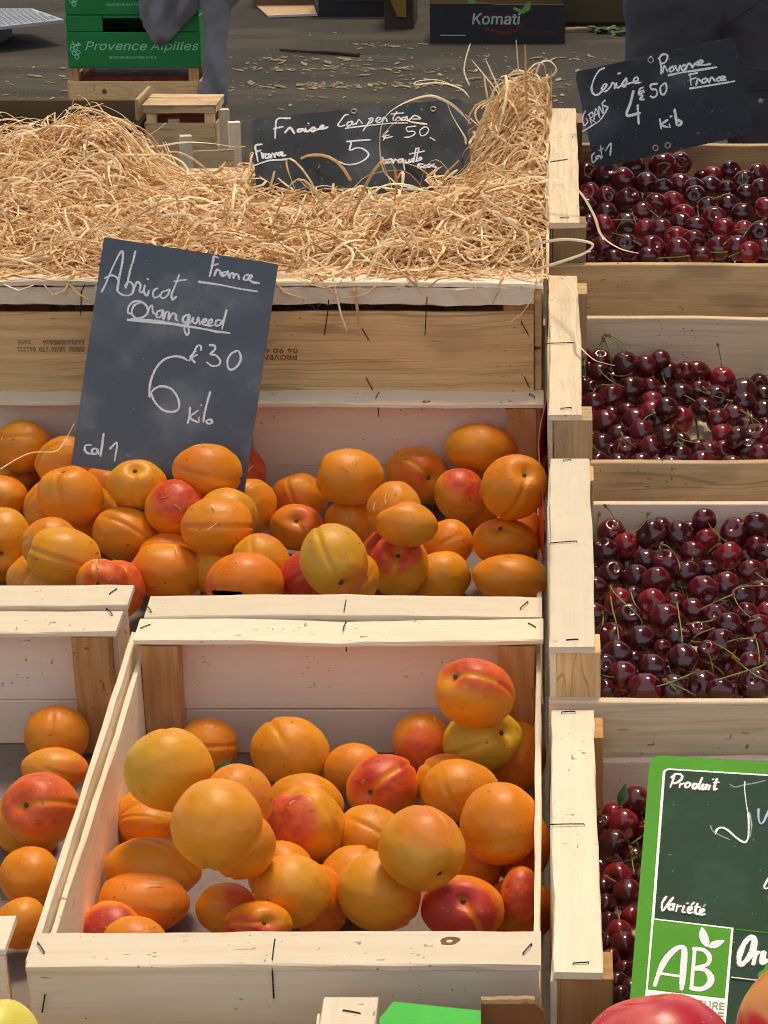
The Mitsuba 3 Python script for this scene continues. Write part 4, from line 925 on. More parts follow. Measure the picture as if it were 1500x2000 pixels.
def tray(code, label, front_mat, rear_mat, strip_mat, post_mat, W=0.270):
    c = thing('cherry_tray', label, 'tray', 'stepped cherry trays on the right')
    fr, L = TR[code], 0.31
    x0 = {'c1': 0.0030, 'c2': 0.0035, 'c3': 0.0035, 'c4': 0.0050}[code]; x1 = x0 + W
    sw = {'c1': 0.029, 'c2': 0.0265, 'c3': 0.0315, 'c4': 0.0285}[code]
    for a, b, p0 in ((x0, x0 + sw, x0 + 0.0035), (x1 - sw, x1, x1 - 0.0365)):
        plank(c, 'side_strip', fr, (a, 0.0, -0.0050), (b, L - 0.001, 0.0), 1, strip_mat, nseg=16, edge=0.00025, warp=0.0004)
        for s in (0.0015, L - 0.030):
            plank(c, 'corner_post', fr, (p0, s, -0.112), (p0 + 0.031, s + 0.0275, -0.0055), 2, post_mat, warp=0.0002)
    for a in (x0 - 0.001, x1 - 0.003):
        plank(c, 'side_board', fr, (a, 0.002, -0.116), (a + 0.0035, L - 0.004, -0.0056), 1, strip_mat, nseg=12, edge=0.0002)
    plank(c, 'front_board', fr, (x0 - 0.001, -0.006, -0.122), (x1 + 0.001, 0.0008, -0.0400), 0, front_mat, nseg=14)
    plank(c, 'rear_board', fr, (x0 + 0.001, L - 0.0020, -0.122), (x1 + 0.001, L + 0.0045, -0.0400), 0, rear_mat, nseg=14)
    for i in range(4):
        a = x0 + 0.004 + (W - 0.008) * i / 4
        plank(c, 'floor_slat', fr, (a, 0.002, -0.1235), (a + (W - 0.008) / 4 - 0.0012, L - 0.003, -0.1185), 1, 'wood_pale_tray')
    staples(c, code, fr)
    return c
tray('c1', 'topmost cherry tray at the upper right with a dark post and price slate', 'wood_tray', 'wood_tray', 'wood_pale_tray', 'wood_tray_dark')
tray('c2', 'second cherry tray from the top, thinly filled, its pale rear board showing', 'wood_tray', 'wood_pale_tray', 'wood_pale_tray', 'wood_tray')
tray('c3', 'third cherry tray from the top, heaped full, with a light brown corner post', 'wood_pale_tray', 'wood_panel', 'wood_poplar', 'wood_plank')
tray('c4', 'lowest cherry tray at the lower right, half hidden behind the green sign', 'wood_pale_tray', 'wood_panel', 'wood_poplar', 'wood_pine')

# ---------------------------------------------------------------- apricots
def ico(n):
    m = trimesh.creation.icosphere(subdivisions=n)
    return np.array(m.vertices), np.array(m.faces)
ICO = {n: ico(n) for n in (3, 4)}
CR, CU = np.array([1., 0, 0]), np.array([0, math.sin(PITCH), math.cos(PITCH)])
CB = -FWD
def sm(a, b, x):
    t = np.clip((x - a) / (b - a), 0, 1); return t * t * (3 - 2 * t)
def unit(v): return np.asarray(v, float) / (np.linalg.norm(v) + 1e-12)
def img(dx, dy):
    """a direction on the side that faces the buyer: dx to the right, dy down, the rest outwards"""
    q = min(dx * dx + dy * dy, 0.96); k = math.sqrt(q / max(dx * dx + dy * dy, 1e-9)) if dx or dy else 1
    return unit(dx * k * CR - dy * k * CU + math.sqrt(1 - q) * CB)

def apricot_mesh(g, rx, ry, stem, seam, blush, hue, lod=4):
    d, F = ICO[lod]
    if seam is not None:
        a = math.radians(seam[0]); ax = unit(math.cos(a) * CR - math.sin(a) * CU - 0.18 * CB)
        if g.random() < .5 and seam[0] != 88: ax = -ax
        m = unit(CB - (CB @ ax) * ax); t = math.radians(seam[1]); n2 = np.cross(ax, m)
        mer = unit(math.cos(t) * m + math.sin(t) * n2)
    else:
        if stem is not None: ax = img(*stem)
        else: ax = unit(g.normal(0, 1, 3) * [1, .5, .5] - 0.85 * CB - 0.3 * CU)
        m = CB - (CB @ ax) * ax
        if np.linalg.norm(m) < .15: m = CU - (CU @ ax) * ax
        m = unit(m); n2 = np.cross(ax, m); t = g.uniform(-1.0, 1.0) + (math.pi if stem is None and g.random() < .28 else 0)
        mer = unit(math.cos(t) * m + math.sin(t) * n2)
    sd = np.cross(ax, mer)
    z = d @ ax; x = d @ mer; y = d @ sd
    th = np.arccos(np.clip(z, -1, 1)); ph = np.arctan2(y, x); sn = np.sin(th)
    w = ph * np.maximum(sn, .05)
    fade = sm(0.02, 0.35, th) * (1 - 0.75 * sm(2.0, 3.0, th))
    r = 1 - (0.24 if stem is not None else 0.13) * np.exp(-(th / 0.30) ** 2) + 0.035 * np.exp(-((th - .62) / .3) ** 2) - 0.060 * np.exp(-(w / 0.075) ** 2) * fade + 0.030 * np.exp(-(w / 0.32) ** 2) * fade + 0.025 * np.sin(2 * ph + 1) * sn * 0 + 0.03 * np.tanh(2 * y) * fade
    r *= 1 + 0.085 * (meshkit.fbm(d * 1.4 + g.uniform(0, 50, 3), 2) - .5) + 0.022 * (meshkit.fbm(d * 4 + g.uniform(0, 50, 3), 2) - .5)
    V = d * r[:, None]
    V = V - 0.05 * (V @ sd)[:, None] * sd + 0.05 * (V @ ax)[:, None] * ax
    B = np.stack([CR, CU, CB], 1); q = V @ B
    q -= (q.max(0) + q.min(0)) / 2
    ext = q.max(0); q = q / ext * [rx, ry, (rx + ry) / 2]
    V = q @ B.T
    cav = np.exp(-(th / 0.17) ** 2) + 0.30 * np.exp(-(w / 0.045) ** 2) * fade * (th < 1.4)
    if blush is None: bl = 0.55 * sm(.2, 1, d @ unit(g.normal(0, 1, 3) + [0.3, 0, .5])) * g.random()
    else:
        b = img(blush[0], blush[1]); s = blush[2]
        lo, hi = (0.05, 0.75) if abs(s) > .7 else (.3, .95)
        k = d @ b + 0.25 * (meshkit.fbm(d * 2.2 + g.uniform(0, 50, 3), 3) - .5)
        bl = s * sm(lo, hi, k) + (0.2 if s > 1 else 0)
        if s > 0: bl = bl * (1 - .75 * np.exp(-(w / .10) ** 2) * fade * (th < 1.3)) * (1 - .6 * np.exp(-(th / .22) ** 2))
    H = round(float(np.clip(hue, 0, 1.4)) * 10)
    return V, F, np.stack([bl, 4 * H + np.clip(cav, 0, .95)], 1), ax, mer

ORD = 'first second third fourth fifth sixth seventh eighth ninth tenth eleventh twelfth'.split()
PLACE = {'1R': 'foreground crate', '2R': 'middle crate', '1L': 'lower left crate', '2L': 'upper left crate'}
def describe(items, per=6):
    """items: list of (index, across, height in view) -> {index: words for its place}"""
    out = {}
    o = sorted(items, key=lambda t: t[2])
    rows = [o[i:i + per] for i in range(0, len(o), per)]
    for ri, row in enumerate(rows):
        for k, t in enumerate(sorted(row, key=lambda t: t[1])):
            rn = 'front row' if ri == 0 else ('back row' if ri == len(rows) - 1 else '%s row' % ORD[ri])
            out[t[0]] = '%s from left, %s' % (ORD[k], rn)
    return out
view_up = lambda P: P @ CU
place = {}
for code in PLACE:
    its = [(i, a[1][0], view_up(np.array(a[1]) / 1e4) - 0.17 * (np.array(a[1]) / 1e4 @ FWD) * 0) for i, a in enumerate(APRICOTS) if a[0] == code]
    place.update(describe(its, 5 if code != '1L' else 2))
for i, (code, C0, R0, stem, seam, blush, hue) in enumerate(APRICOTS):
    g = np.random.default_rng(300 + i)
    C0 = np.array(C0) / 1e4; rx, ry = np.array(R0) / 1e4
    hue = float(np.clip(hue + g.normal(0, .12), 0, 1.4))
    V, F, UV, ax, mer = apricot_mesh(g, rx, ry, stem, seam, blush, hue, 4)
    look = ('red blushed ' if blush is not None and blush[2] >= .8 else 'rosy cheeked ' if blush is not None and blush[2] > .2 else 'greenish yellow ' if hue > 1.0 or (blush is not None and blush[2] < 0) else 'yellow orange ' if hue > .55 else 'plain orange ')
    if i in LOW: look = 'half buried '
    ex = ' showing its stem hollow' if stem is not None else ' with a clear seam' if seam is not None else ''
    k = thing('apricot', '%sapricot%s, %s of %s' % (look, ex, place[i], PLACE[code]), 'apricot', 'apricots heaped in the wooden crates')
    part(k, 'skin', (V + C0, F), 'apricot_skin', True, UV)
    if stem is not None:
        rr = (rx + ry) / 2; dd, ff = ICO[3]
        q = dd * [1, 1, .8] * (1 + .35 * (meshkit.noise(dd * 3 + i)[:, None] - .5)) * rr * 0.075
        tip = V[np.argmax((d := V / np.linalg.norm(V, axis=1, keepdims=True)) @ ax)]
        part(k, 'stem_scar', (q + C0 + tip * 1.01, ff), 'dry_stem', True)

# ---------------------------------------------------------------- cherries
def cherry_mesh(seed, n=18, m=28):
    g = np.random.default_rng(seed)
    th = np.linspace(0, np.pi, n); ph = np.linspace(0, 2 * np.pi, m, endpoint=False)
    TH, PH = np.meshgrid(th, ph, indexing='ij')
    d = np.stack([np.sin(TH) * np.cos(PH), np.sin(TH) * np.sin(PH), np.cos(TH)], -1)
    w = np.abs(np.arctan2(d[..., 1], d[..., 0]))
    r = 1 - 0.30 * np.exp(-(TH / .26) ** 2) + .05 * np.exp(-((TH - .6) / .3) ** 2) - .02 * np.exp(-(w * np.sin(TH) / .14) ** 2) - .03 * np.exp(-((np.pi - TH) / .25) ** 2)
    r = r * (1 + .13 * (meshkit.fbm(d * 1.3 + g.uniform(0, 9, 3), 2) - .5))
    V = (d * r[..., None] * [1.03 + .03 * g.normal(), .96, .93 + .05 * g.normal()]).reshape(-1, 3)
    F = []
    for i in range(n - 1):
        for j in range(m):
            k = (j + 1) % m
            a, b, c, e = i * m + j, i * m + k, (i + 1) * m + k, (i + 1) * m + j
            if i > 0: F.append((a, b, c)[::-1])
            if i < n - 2: F.append((a, c, e)[::-1])
    return V, np.array(F)
def weld(V, F):
    m = trimesh.Trimesh(V, F, process=True); return np.array(m.vertices), np.array(m.faces)
CH = []
for s in range(5):
    V, F = weld(*cherry_mesh(s))
    for b in range(3): CH.append(mikit.ply((V, F), 'cherry_skin_%d' % b, smooth=True))
def rot_to(ax, spin):
    z = unit(ax); x = unit(np.cross([.3, .9, .1], z)); y = np.cross(z, x); c, s = math.cos(spin), math.sin(spin)
    return np.stack([c * x + s * y, -s * x + c * y, z], 1)
TRN = {'c1': 'topmost tray', 'c2': 'second tray', 'c3': 'third tray', 'c4': 'lowest tray'}
def cherry(key, P, r, ax, g, tone=None):
    b = tone if tone is not None else int(g.choice(3, p=[.45, .40, .15]))
    M = np.eye(4); M[:3, :3] = rot_to(ax, g.uniform(0, 6.28)) * r; M[:3, 3] = P
    scene[key] = {**CH[3 * int(g.integers(5)) + b], 'to_world': T(M)}
    return b
def stem_parts(key, pts, g):
    p = smooth_line(pts, 3); n = len(p); t = np.linspace(0, 1, n)
    part(key, 'stem', tube(p, 0.00042 + 0.0002 * t, 6), 'cherry_stem', True)
    dd, ff = ICO[3]; e = p[-1]; ax = unit(p[-1] - p[-2])
    q = dd * 0.0013 * (1 + .5 * (meshkit.noise(dd * 2.5 + g.uniform(0, 9, 3))[:, None] - .5)); q = q + (q @ ax)[:, None] * ax * .5
    part(key, 'stem_tip', (q + e, ff), 'stem_end', True)
TONE = ['deep maroon', 'dark red', 'bright red']
for code, c in CHERRIES.items():
    g = np.random.default_rng(hash_seed := {'c1': 71, 'c2': 72, 'c3': 73, 'c4': 74}[code])
    N = c['shown']; ALLF = c['fruit']
    stems = {}
    for own, pts in c['stems']: stems.setdefault(own, []).append(np.array(pts) / 1e4)
    P = np.array([q[:3] for q in ALLF[:N]]) / 1e4; R = np.array([q[3] for q in ALLF[:N]]) / 1e4
    where = describe([(i, P[i, 0], view_up(P[i])) for i in range(N)], 9 if N > 50 else 6)
    keys = []
    for i in range(N):
        k = thing('cherry', '', 'cherry', 'cherries heaped in the trays')
        s = stems.get(i)
        if s: ax = unit(s[0][2] - P[i] + (s[0][2] - s[0][0]) * .5 + CB * R[i] * .2)
        elif g.random() < .3: ax = img(*(g.normal(0, .45, 2)))
        else: ax = unit(g.normal(0, 1, 3) - .8 * CB)
        k2 = key_for(k + '__flesh')
        b = cherry(k2, P[i], R[i] * 1.11, ax, g)
        labels[k]['label'] = '%s cherry%s, %s of %s' % (TONE[b], ' with green stem' if s else '', where[i], TRN[code])
        for q in (s or []): stem_parts(k, q, g)
        keys.append(k)
    # the deeper fruit that shows through the gaps
    low = ALLF[N:]; wl = describe([(q, f[0], view_up(np.array(f[:3]) / 1e4)) for q, f in enumerate(low)], 8)
    for q, f in enumerate(low):
        k = thing('cherry', 'cherry half hidden under others, %s of the buried ones, %s' % (wl[q], TRN[code]), 'cherry', 'cherries heaped in the trays')
        cherry(key_for(k + '__flesh'), np.array(f[:3]) / 1e4, f[3] * 1.06 / 1e4, unit(g.normal(0, 1, 3)), g, int(g.choice(2)))

# ---------------------------------------------------------------- wood wool
def ribbons(C, W, tone, g, twist=True, th=0.0004):
    """C (n, m, 3) centre lines -> one mesh of three sided shavings"""
    n, m, _ = C.shape
    t = np.gradient(C, axis=1); t /= np.linalg.norm(t, axis=2, keepdims=True) + 1e-9
    up = np.broadcast_to(np.array([0, -.35, .94]), C.shape)
    a = np.cross(t, up); a /= np.linalg.norm(a, axis=2, keepdims=True) + 1e-9
    b = np.cross(a, t)
    ang = (g.uniform(-.7, .7, (n, 1)) + (g.normal(0, 1.3, (n, 1)) * np.linspace(-.5, .5, m)[None] if twist else 0))[..., None]
    e, f = np.cos(ang) * a + np.sin(ang) * b, -np.sin(ang) * a + np.cos(ang) * b
    w = (W[:, None] * np.where(np.abs(np.linspace(-1, 1, m)) > .93, .55, 1)[None])[..., None] / 2
    P = np.stack([C - e * w, C + e * w, C + f * th], 2)
    V = P.reshape(-1, 3)
    i, j, k = np.meshgrid(np.arange(n), np.arange(m - 1), np.arange(3), indexing='ij')
    base = (i * m + j) * 3; k2 = (k + 1) % 3
    q = np.stack([base + k, base + k2, base + 3 + k2, base + 3 + k], -1).reshape(-1, 4)
    F = np.vstack([q[:, [0, 1, 2]], q[:, [0, 2, 3]]])
    UV = np.stack([np.repeat(tone, m * 3), np.tile(np.repeat(np.arange(m), 3), n) / m], 1)
    return V, F, UV

def gs(X, s, x0, s0, wx, ws): return np.exp(-((X - x0) / wx) ** 2 - ((s - s0) / ws) ** 2)
def heap(X, s):
    h = 0.004 + 0.0 * X
    h = h + 0.047 * gs(X, s, -.475, .40, .070, .13) + .036 * gs(X, s, -.62, .40, .085, .15) - .020 * gs(X, s, -.36, .43, .050, .10)
    h = h + .085 * gs(X, s, .0, .40, .055, .13) + .040 * gs(X, s, -.045, .41, .030, .07) + .020 * gs(X, s, -.02, .18, .10, .12) - .022 * gs(X, s, -.19, .40, .10, .07)
    h = h - .012 * gs(X, s, -.17, .30, .10, .06)
    h = h + .010 * gs(X, s, -.15, .15, .09, .09) + .012 * gs(X, s, -.5, .2, .1, .1) + .022 * (meshkit.fbm(np.stack([X * 16, s * 16, s * 0 + 3.0], -1), 2) - .5)
    lo = np.clip((.055 - s) / .055, 0, 2)
    return h - .010 * lo

def straw(key, x0, x1, n, seed, label):
    g = np.random.default_rng(seed)
    m = 13
    X = g.uniform(x0 - .01, x1 + .005, n); s = g.uniform(.040, .448, n)
    # fewer strands over the thin valley at the rear
    keep = g.random(n) > .70 * gs(X, s, -.35, .42, .05, .06)
    X, s = X[keep], s[keep]; n = len(X)
    Ln = g.uniform(.05, .15, n); th0 = g.uniform(0, 2 * np.pi, n)
    th0 = np.where(g.random(n) < .45, g.normal(0, .5, n), th0)
    k0 = g.normal(0, 21, n) * np.where(g.random(n) < .25, 3.2, 1); k1 = g.normal(0, 16, n)
    t = np.linspace(-.5, .5, m)[None]
    a = th0[:, None] + (k0[:, None] * t + k1[:, None] * t ** 2 * 2) * Ln[:, None] + g.normal(0, .10, (n, m)).cumsum(1)
    dx = np.cos(a) * (Ln / (m - 1))[:, None]; ds = np.sin(a) * (Ln / (m - 1))[:, None]
    XX = X[:, None] + dx.cumsum(1) - dx.sum(1, keepdims=True) / 2; SS = s[:, None] + ds.cumsum(1) - ds.sum(1, keepdims=True) / 2
    XX = np.clip(XX, x0 - .012, x1 + .004); 
    off = g.uniform(-.024, .003, n); arch = np.abs(g.normal(0, .007, n)) * np.where(g.random(n) < .14, 2.6, 1)
    wv = g.uniform(0, 6.28, n)[:, None] + t * g.uniform(2, 10, n)[:, None]
    HH = heap(XX, SS) + off[:, None] + arch[:, None] * (1 - (2 * t) ** 2) + .003 * np.sin(wv) + (g.normal(0, .024, n)[:, None] * t)
    HH = np.where(SS < .046, np.maximum(HH, .0012 + .002 * g.random((n, 1))), HH)
    HH = np.where(SS < 0, -.0 + SS * 1.3, HH); SS = np.where(SS < -.004, -.004 + (SS + .004) * .25, SS)
    HH = np.where(SS > .41, np.maximum(HH, .001), HH); SS = np.minimum(SS, .462)
    C = ROW3(np.stack([XX, SS, HH], -1).reshape(-1, 3)).reshape(n, m, 3)
    tone = np.clip(g.beta(1.1, .9, n), 0, 1)
    V, F, UV = ribbons(C, g.uniform(.0012, .0033, n), tone, g)
    part(key, 'strands', (V, F), 'wood_wool_fibre', False, UV, kind='stuff')
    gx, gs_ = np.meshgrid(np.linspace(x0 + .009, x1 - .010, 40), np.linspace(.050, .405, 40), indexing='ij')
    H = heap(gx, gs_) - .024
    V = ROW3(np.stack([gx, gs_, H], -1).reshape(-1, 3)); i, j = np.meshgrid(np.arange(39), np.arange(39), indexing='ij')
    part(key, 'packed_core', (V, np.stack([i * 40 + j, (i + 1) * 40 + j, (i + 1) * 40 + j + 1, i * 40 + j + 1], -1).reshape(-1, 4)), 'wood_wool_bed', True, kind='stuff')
for nm, x0, x1, n, seed, lab in (('wood_wool', -.3015, -.002, 4600, 8, 'golden wood wool heaped in the right straw crate, highest at its rear corner'), ('wood_wool', -.606, -.3045, 4600, 9, 'golden wood wool heaped in the left straw crate, peaking at its rear')):
    k = thing(nm, lab, 'wood wool', 'heaps of wood wool', 'stuff')
    straw(k, x0, x1, n, seed, lab)
# tuft standing up at the rear right corner
g = np.random.default_rng(77)
n, m = 70, 14
base = np.stack([g.normal(-.022, .020, n), g.normal(.40, .028, n), g.uniform(.025, .062, n)], 1)
dirs = np.stack([g.normal(0, .55, n), g.normal(0, .4, n), g.uniform(.2, 1, n)], 1); dirs /= np.linalg.norm(dirs, axis=1, keepdims=True)
t = np.linspace(0, 1, m)[None, :, None]; Ln = g.uniform(.020, .052, n)[:, None, None]
bend = g.normal(0, .85, (n, 1, 3)) * [1, 1, .9]
C = base[:, None] + dirs[:, None] * t * Ln + bend * t ** 2 * Ln
C[..., 0] = np.clip(C[..., 0], -.12, .006)
nl = 120
cx = np.where(g.random(nl) < .45, g.normal(-.03, .030, nl), np.where(g.random(nl) < .6, g.normal(-.49, .06, nl), g.uniform(-.60, -.02, nl)))
cs = np.where(cx > -.09, g.normal(.38, .05, nl), g.uniform(.10, .42, nl)); cx = np.clip(cx, -.60, -.004)
def curls(cx, cs):
    nl = len(cx); rad = g.uniform(.006, .017, nl); a0 = g.uniform(0, 6.28, nl); sweep = g.uniform(3.0, 6.5, nl) * np.where(g.random(nl) < .5, 1, -1)
    tt = np.linspace(0, 1, m)[None]; an = a0[:, None] + sweep[:, None] * tt
    e1 = g.normal(0, 1, (nl, 3)); e1 /= np.linalg.norm(e1, axis=1, keepdims=True); e2 = np.cross(e1, g.normal(0, 1, (nl, 3))); e2 /= np.linalg.norm(e2, axis=1, keepdims=True)
    R_ = rad[:, None] * (1 + .6 * tt)
    ctr = np.stack([cx, cs, heap(cx, cs) + rad * .55], 1)
    return ctr[:, None] + e1[:, None] * (R_ * np.cos(an))[..., None] + e2[:, None] * (R_ * np.sin(an))[..., None]
CC = curls(cx, cs); CC[..., 0] = np.clip(CC[..., 0], -.606, .004)
C = np.concatenate([C, CC]); n = len(C)
k = thing('wood_wool_tuft', 'loose curls of wood wool standing up out of the two straw heaps', 'wood wool', kind='stuff')
V, F, UV = ribbons(ROW3(C.reshape(-1, 3)).reshape(n, m, 3), g.uniform(.0014, .0028, n), g.beta(2, 1.4, n), g)
put(k, (V, F), 'wood_wool_fibre', False, UV)
for lab, w, pts in STRANDS:
    p = smooth_line(np.array(pts) / 1e4, 5)
    k = thing('straw_strand', lab, 'straw strand')
    V, F, UV = ribbons(p[None], np.array([w * 1.0 / 1000]), np.array([.9]), np.random.default_rng(len(pts)), True)
    put(k, (V, F), 'strand_pale', False, UV)

bits = []
gb = np.random.default_rng(31)
for a in APRICOTS[::2]:
    if a[0] == '1L': continue
    for _ in range(int(gb.integers(0, 3))):
        d = img(*gb.uniform(-.6, .6, 2)); d = unit(d + .5 * CU)
        P0 = np.array(a[1]) / 1e4 + d * np.mean(a[2]) / 1e4 * 1.0; t1 = unit(np.cross(d, gb.normal(0, 1, 3))); L = gb.uniform(.0015, .006)
        t = np.linspace(-1, 1, 6)[:, None]; bits.append(P0 + t1 * t * L + d * (.0004 - .25 * (t * L) ** 2 / .02) + np.cross(d, t1) * gb.normal(0, .2) * L * t ** 2)
V, F, UV = ribbons(np.array(bits), gb.uniform(.0004, .0011, len(bits)), gb.beta(3, 1, len(bits)), gb, False, .0003)
put('wood_fibres', (V, F), 'wood_wool_fibre', False, UV)
labels['wood_fibres'] = {'label': 'tiny pale wood fibres stuck on the apricots', 'category': 'wood fibres', 'kind': 'stuff'}

# ---------------------------------------------------------------- price boards
def stroke_shape(strokes, unit_w, pick=lambda i: True, seed=0):
    gs2 = np.random.default_rng(seed); out = []
    for i, (w, pts) in enumerate(strokes):
        if not pick(i): continue
        p = smooth_line(np.array(pts) / 1e4, 5)
        q = np.interp(np.arange(len(p)), np.arange(0, len(p) + 6, 4), gs2.uniform(.72, 1.22, len(np.arange(0, len(p) + 6, 4))))
        q[-2:] *= .8
        out += [LineString(p[j:j + 2]).buffer(w * unit_w / 2 * q[j], quad_segs=3) for j in range(len(p) - 1)]
    return unary_union(out).simplify(0.00004)

def chalk_board(code, label, mat, px, poly, grp='handwritten price slates'):
    b = BOARDS[code]; fr = Axes(b['O'], b['ex'], b['ey'], b['n'])
    k = thing('price_slate', label, 'price sign', grp)
    V, F = extrude(poly, -.003, 0.0)
    part(k, 'slate', (fr(V), F), mat)
    V, F = extrude(stroke_shape(b['strokes'], px), .0002, .0006)
    part(k, 'chalk_writing', (fr(V), F), 'chalk')
    for x, y in b.get('holes', []):
        a = np.linspace(0, 2 * np.pi, 17)
        ring = np.stack([x / 1e4 + .0026 * np.cos(a), y / 1e4 + .0026 * np.sin(a), a * 0 + .0004], 1)
        V, F = tube(ring, .0009, 6, False)
        part(k, 'eyelet', (fr(V), F), 'eyelet', True)
    return k, fr
b = BOARDS['abricot']; chalk_board('abricot', 'upright grey price slate lettered Abricot Orangered, tilted, standing in the apricots', 'slate_grey', 2.21 / 5000, rrect(0, -b['H'] - .004, b['W'], 0, .002))
b = BOARDS['fraise']; chalk_board('fraise', 'long dark price slate lettered Fraise Carpentras standing in the straw', 'slate_dark', 2.62 / 5000, rrect(0, -.115, b['W'], 0, .0075))
b = BOARDS['cerise']; chalk_board('cerise', 'dark rounded price slate lettered Cerise Grans leaning in the top cherry tray', 'slate_dark', 2.57 / 5000, rrect(0, -b['H'] - .003, b['W'] + .004, 0, .0065))

# printed sign
def flat(col, rough=0.4): return dict(type='twosided', bsdf=dict(type='principled', base_color={'type': 'rgb', 'value': list(col)}, roughness=rough, specular=0.5))
scene['sign_lime'] = plain((0.055, 0.30, 0.004), 0.55, 0.2, 0.10, 60.0)
scene['sign_white'] = plain((0.80, 0.80, 0.82), 0.4, 0.5, 0.03, 60.0)
scene['sign_lilac'] = plain((0.66, 0.62, 0.74), 0.4, 0.5, 0.03, 60.0)
def dkg(p, n, uv):
    s = smoothstep(.45, .8, fbm(p.x * 30, p.y * 30, p.z * 30, 4)); d = smoothstep(.93, .96, noise(p.x * 420, p.y * 420, p.z * 420))
    return mix(mix((0.002, 0.040, 0.020), (0.010, 0.066, 0.038), s), (.3, .4, .36), d * .5)
scene['sign_dark_green'] = dict(type='twosided', bsdf=dict(type='principled', base_color=proc(dkg), roughness=0.55, specular=0.15))
scene['sign_text_green'] = plain((0.01, 0.10, 0.03), 0.4, 0.5, 0.03, 60.0)
scene['chalk_blue'] = plain((0.45, 0.55, 0.75), 0.9, 0.1, 0.1, 300.0)
scene['sign_shadow_ink'] = plain((0.004, 0.010, 0.008), 0.5, 0.4, 0.05, 60.0)
scene['sign_edge'] = plain((0.55, 0.68, 0.25), 0.5, 0.4, 0.1, 60.0)
b = BOARDS['sign']; fr = Axes(b['O'], b['ex'], b['ey'], b['n'])
sg = thing('produce_sign', 'green bordered printed sign reading Produit and Variété at the lower right', 'sign')
Wd, Hd, px = .200, .305, 1.53 / 5000
V, F = extrude(rrect(0, -Hd, Wd, 0, .0075), -.0022, 0); part(sg, 'board', (fr(V), F), 'sign_lime')
ow = rrect(.0087, -.286, Wd - .0085, -.0119, .0042)
V, F = extrude(ow, 0.0002, .0004); part(sg, 'white_border', (fr(V), F), 'sign_white')
inn = rrect(.0103, -.2845, Wd - .0101, -.0136, .0030)
V, F = extrude(inn, .0006, .0008); part(sg, 'writing_panel', (fr(V), F), 'sign_dark_green')
q = np.array(b['box']) / 1e4; dn = (q[4] - q[3])
V, F = extrude(Polygon([q[0], q[1], q[3] + dn * 1.15, q[2] + dn * 1.15]), .0010, .0012); part(sg, 'logo_frame', (fr(V), F), 'sign_white')
V, F = extrude(Polygon([q[0] + [.0012, -.0014], q[1] + [-.0013, -.0013], q[3] + [-.0012, .0004], q[2] + [.0012, .0004]]), .0014, .0016); part(sg, 'logo_square', (fr(V), F), 'sign_lime')
def caption(text, x0, x1, y0, y1):
    m = meshkit.text_mesh(text, .0050, .0002, True); v = np.array(m.vertices); t = v[:, 0] / v[:, 0].max()
    v[:, 1] += y0 + (y1 - y0) * t; v[:, 0] = x0 + (x1 - x0) * t; v[:, 2] += .0014
    part(sg, 'caption_text', (fr(v), np.array(m.faces)), 'sign_text_green')
caption('AGRICULTURE', .0095, .0535, -.2052, -.2076); caption('BIOLOGIQUE', .0095, .0533, -.2125, -.2149)
S_ = b['strokes']; nS = len(S_)
NPRO, NJ, NJ2, NJ3, NORG, NGL, NAB = 23, 4, 2, 1, 5, 2, 6
edges = np.cumsum([0, NPRO, NJ, NJ2, NJ3, NORG, NGL, NAB])
assert edges[-1] == nS, (edges, nS)
def band(i): return lambda q: edges[i] <= q < edges[i + 1]
for q0, q1 in ((0, 12), (12, 23), (edges[4], edges[5])):
    prn = stroke_shape(S_, px, lambda q: q0 <= q < q1)
    V, F = extrude(prn.buffer(.0007), .0010, .0012); part(sg, 'print_outline', (fr(V), F), 'sign_shadow_ink')
    V, F = extrude(prn, .0014, .0016); part(sg, 'printed_word', (fr(V), F), 'sign_white')
V, F = extrude(stroke_shape(S_, px, band(1)), .0009, .0011); part(sg, 'rubbed_chalk', (fr(V), F), 'chalk_faint')
for q in (edges[2], edges[2] + 1):
    V, F = extrude(stroke_shape(S_, px, lambda z: z == q), .0012, .0016); part(sg, 'chalk_writing', (fr(V), F), 'chalk')
V, F = extrude(stroke_shape(S_, px, band(3)), .0012, .0016); part(sg, 'chalk_writing', (fr(V), F), 'chalk_blue')
for q in (edges[5], edges[5] + 1):
    V, F = extrude(stroke_shape(S_, px, lambda z: z == q), .0010, .0012); part(sg, 'rule_line', (fr(V), F), 'sign_lime')
lf = [Polygon(smooth_line(np.array(b[q] + b[q][:1]) / 1e4, 4)).buffer(0) for q in ('leaf1', 'leaf2')]
V, F = extrude(unary_union([stroke_shape(S_, px, band(6)), *lf]), .0018, .0020); part(sg, 'logo_letters', (fr(V), F), 'sign_lilac')
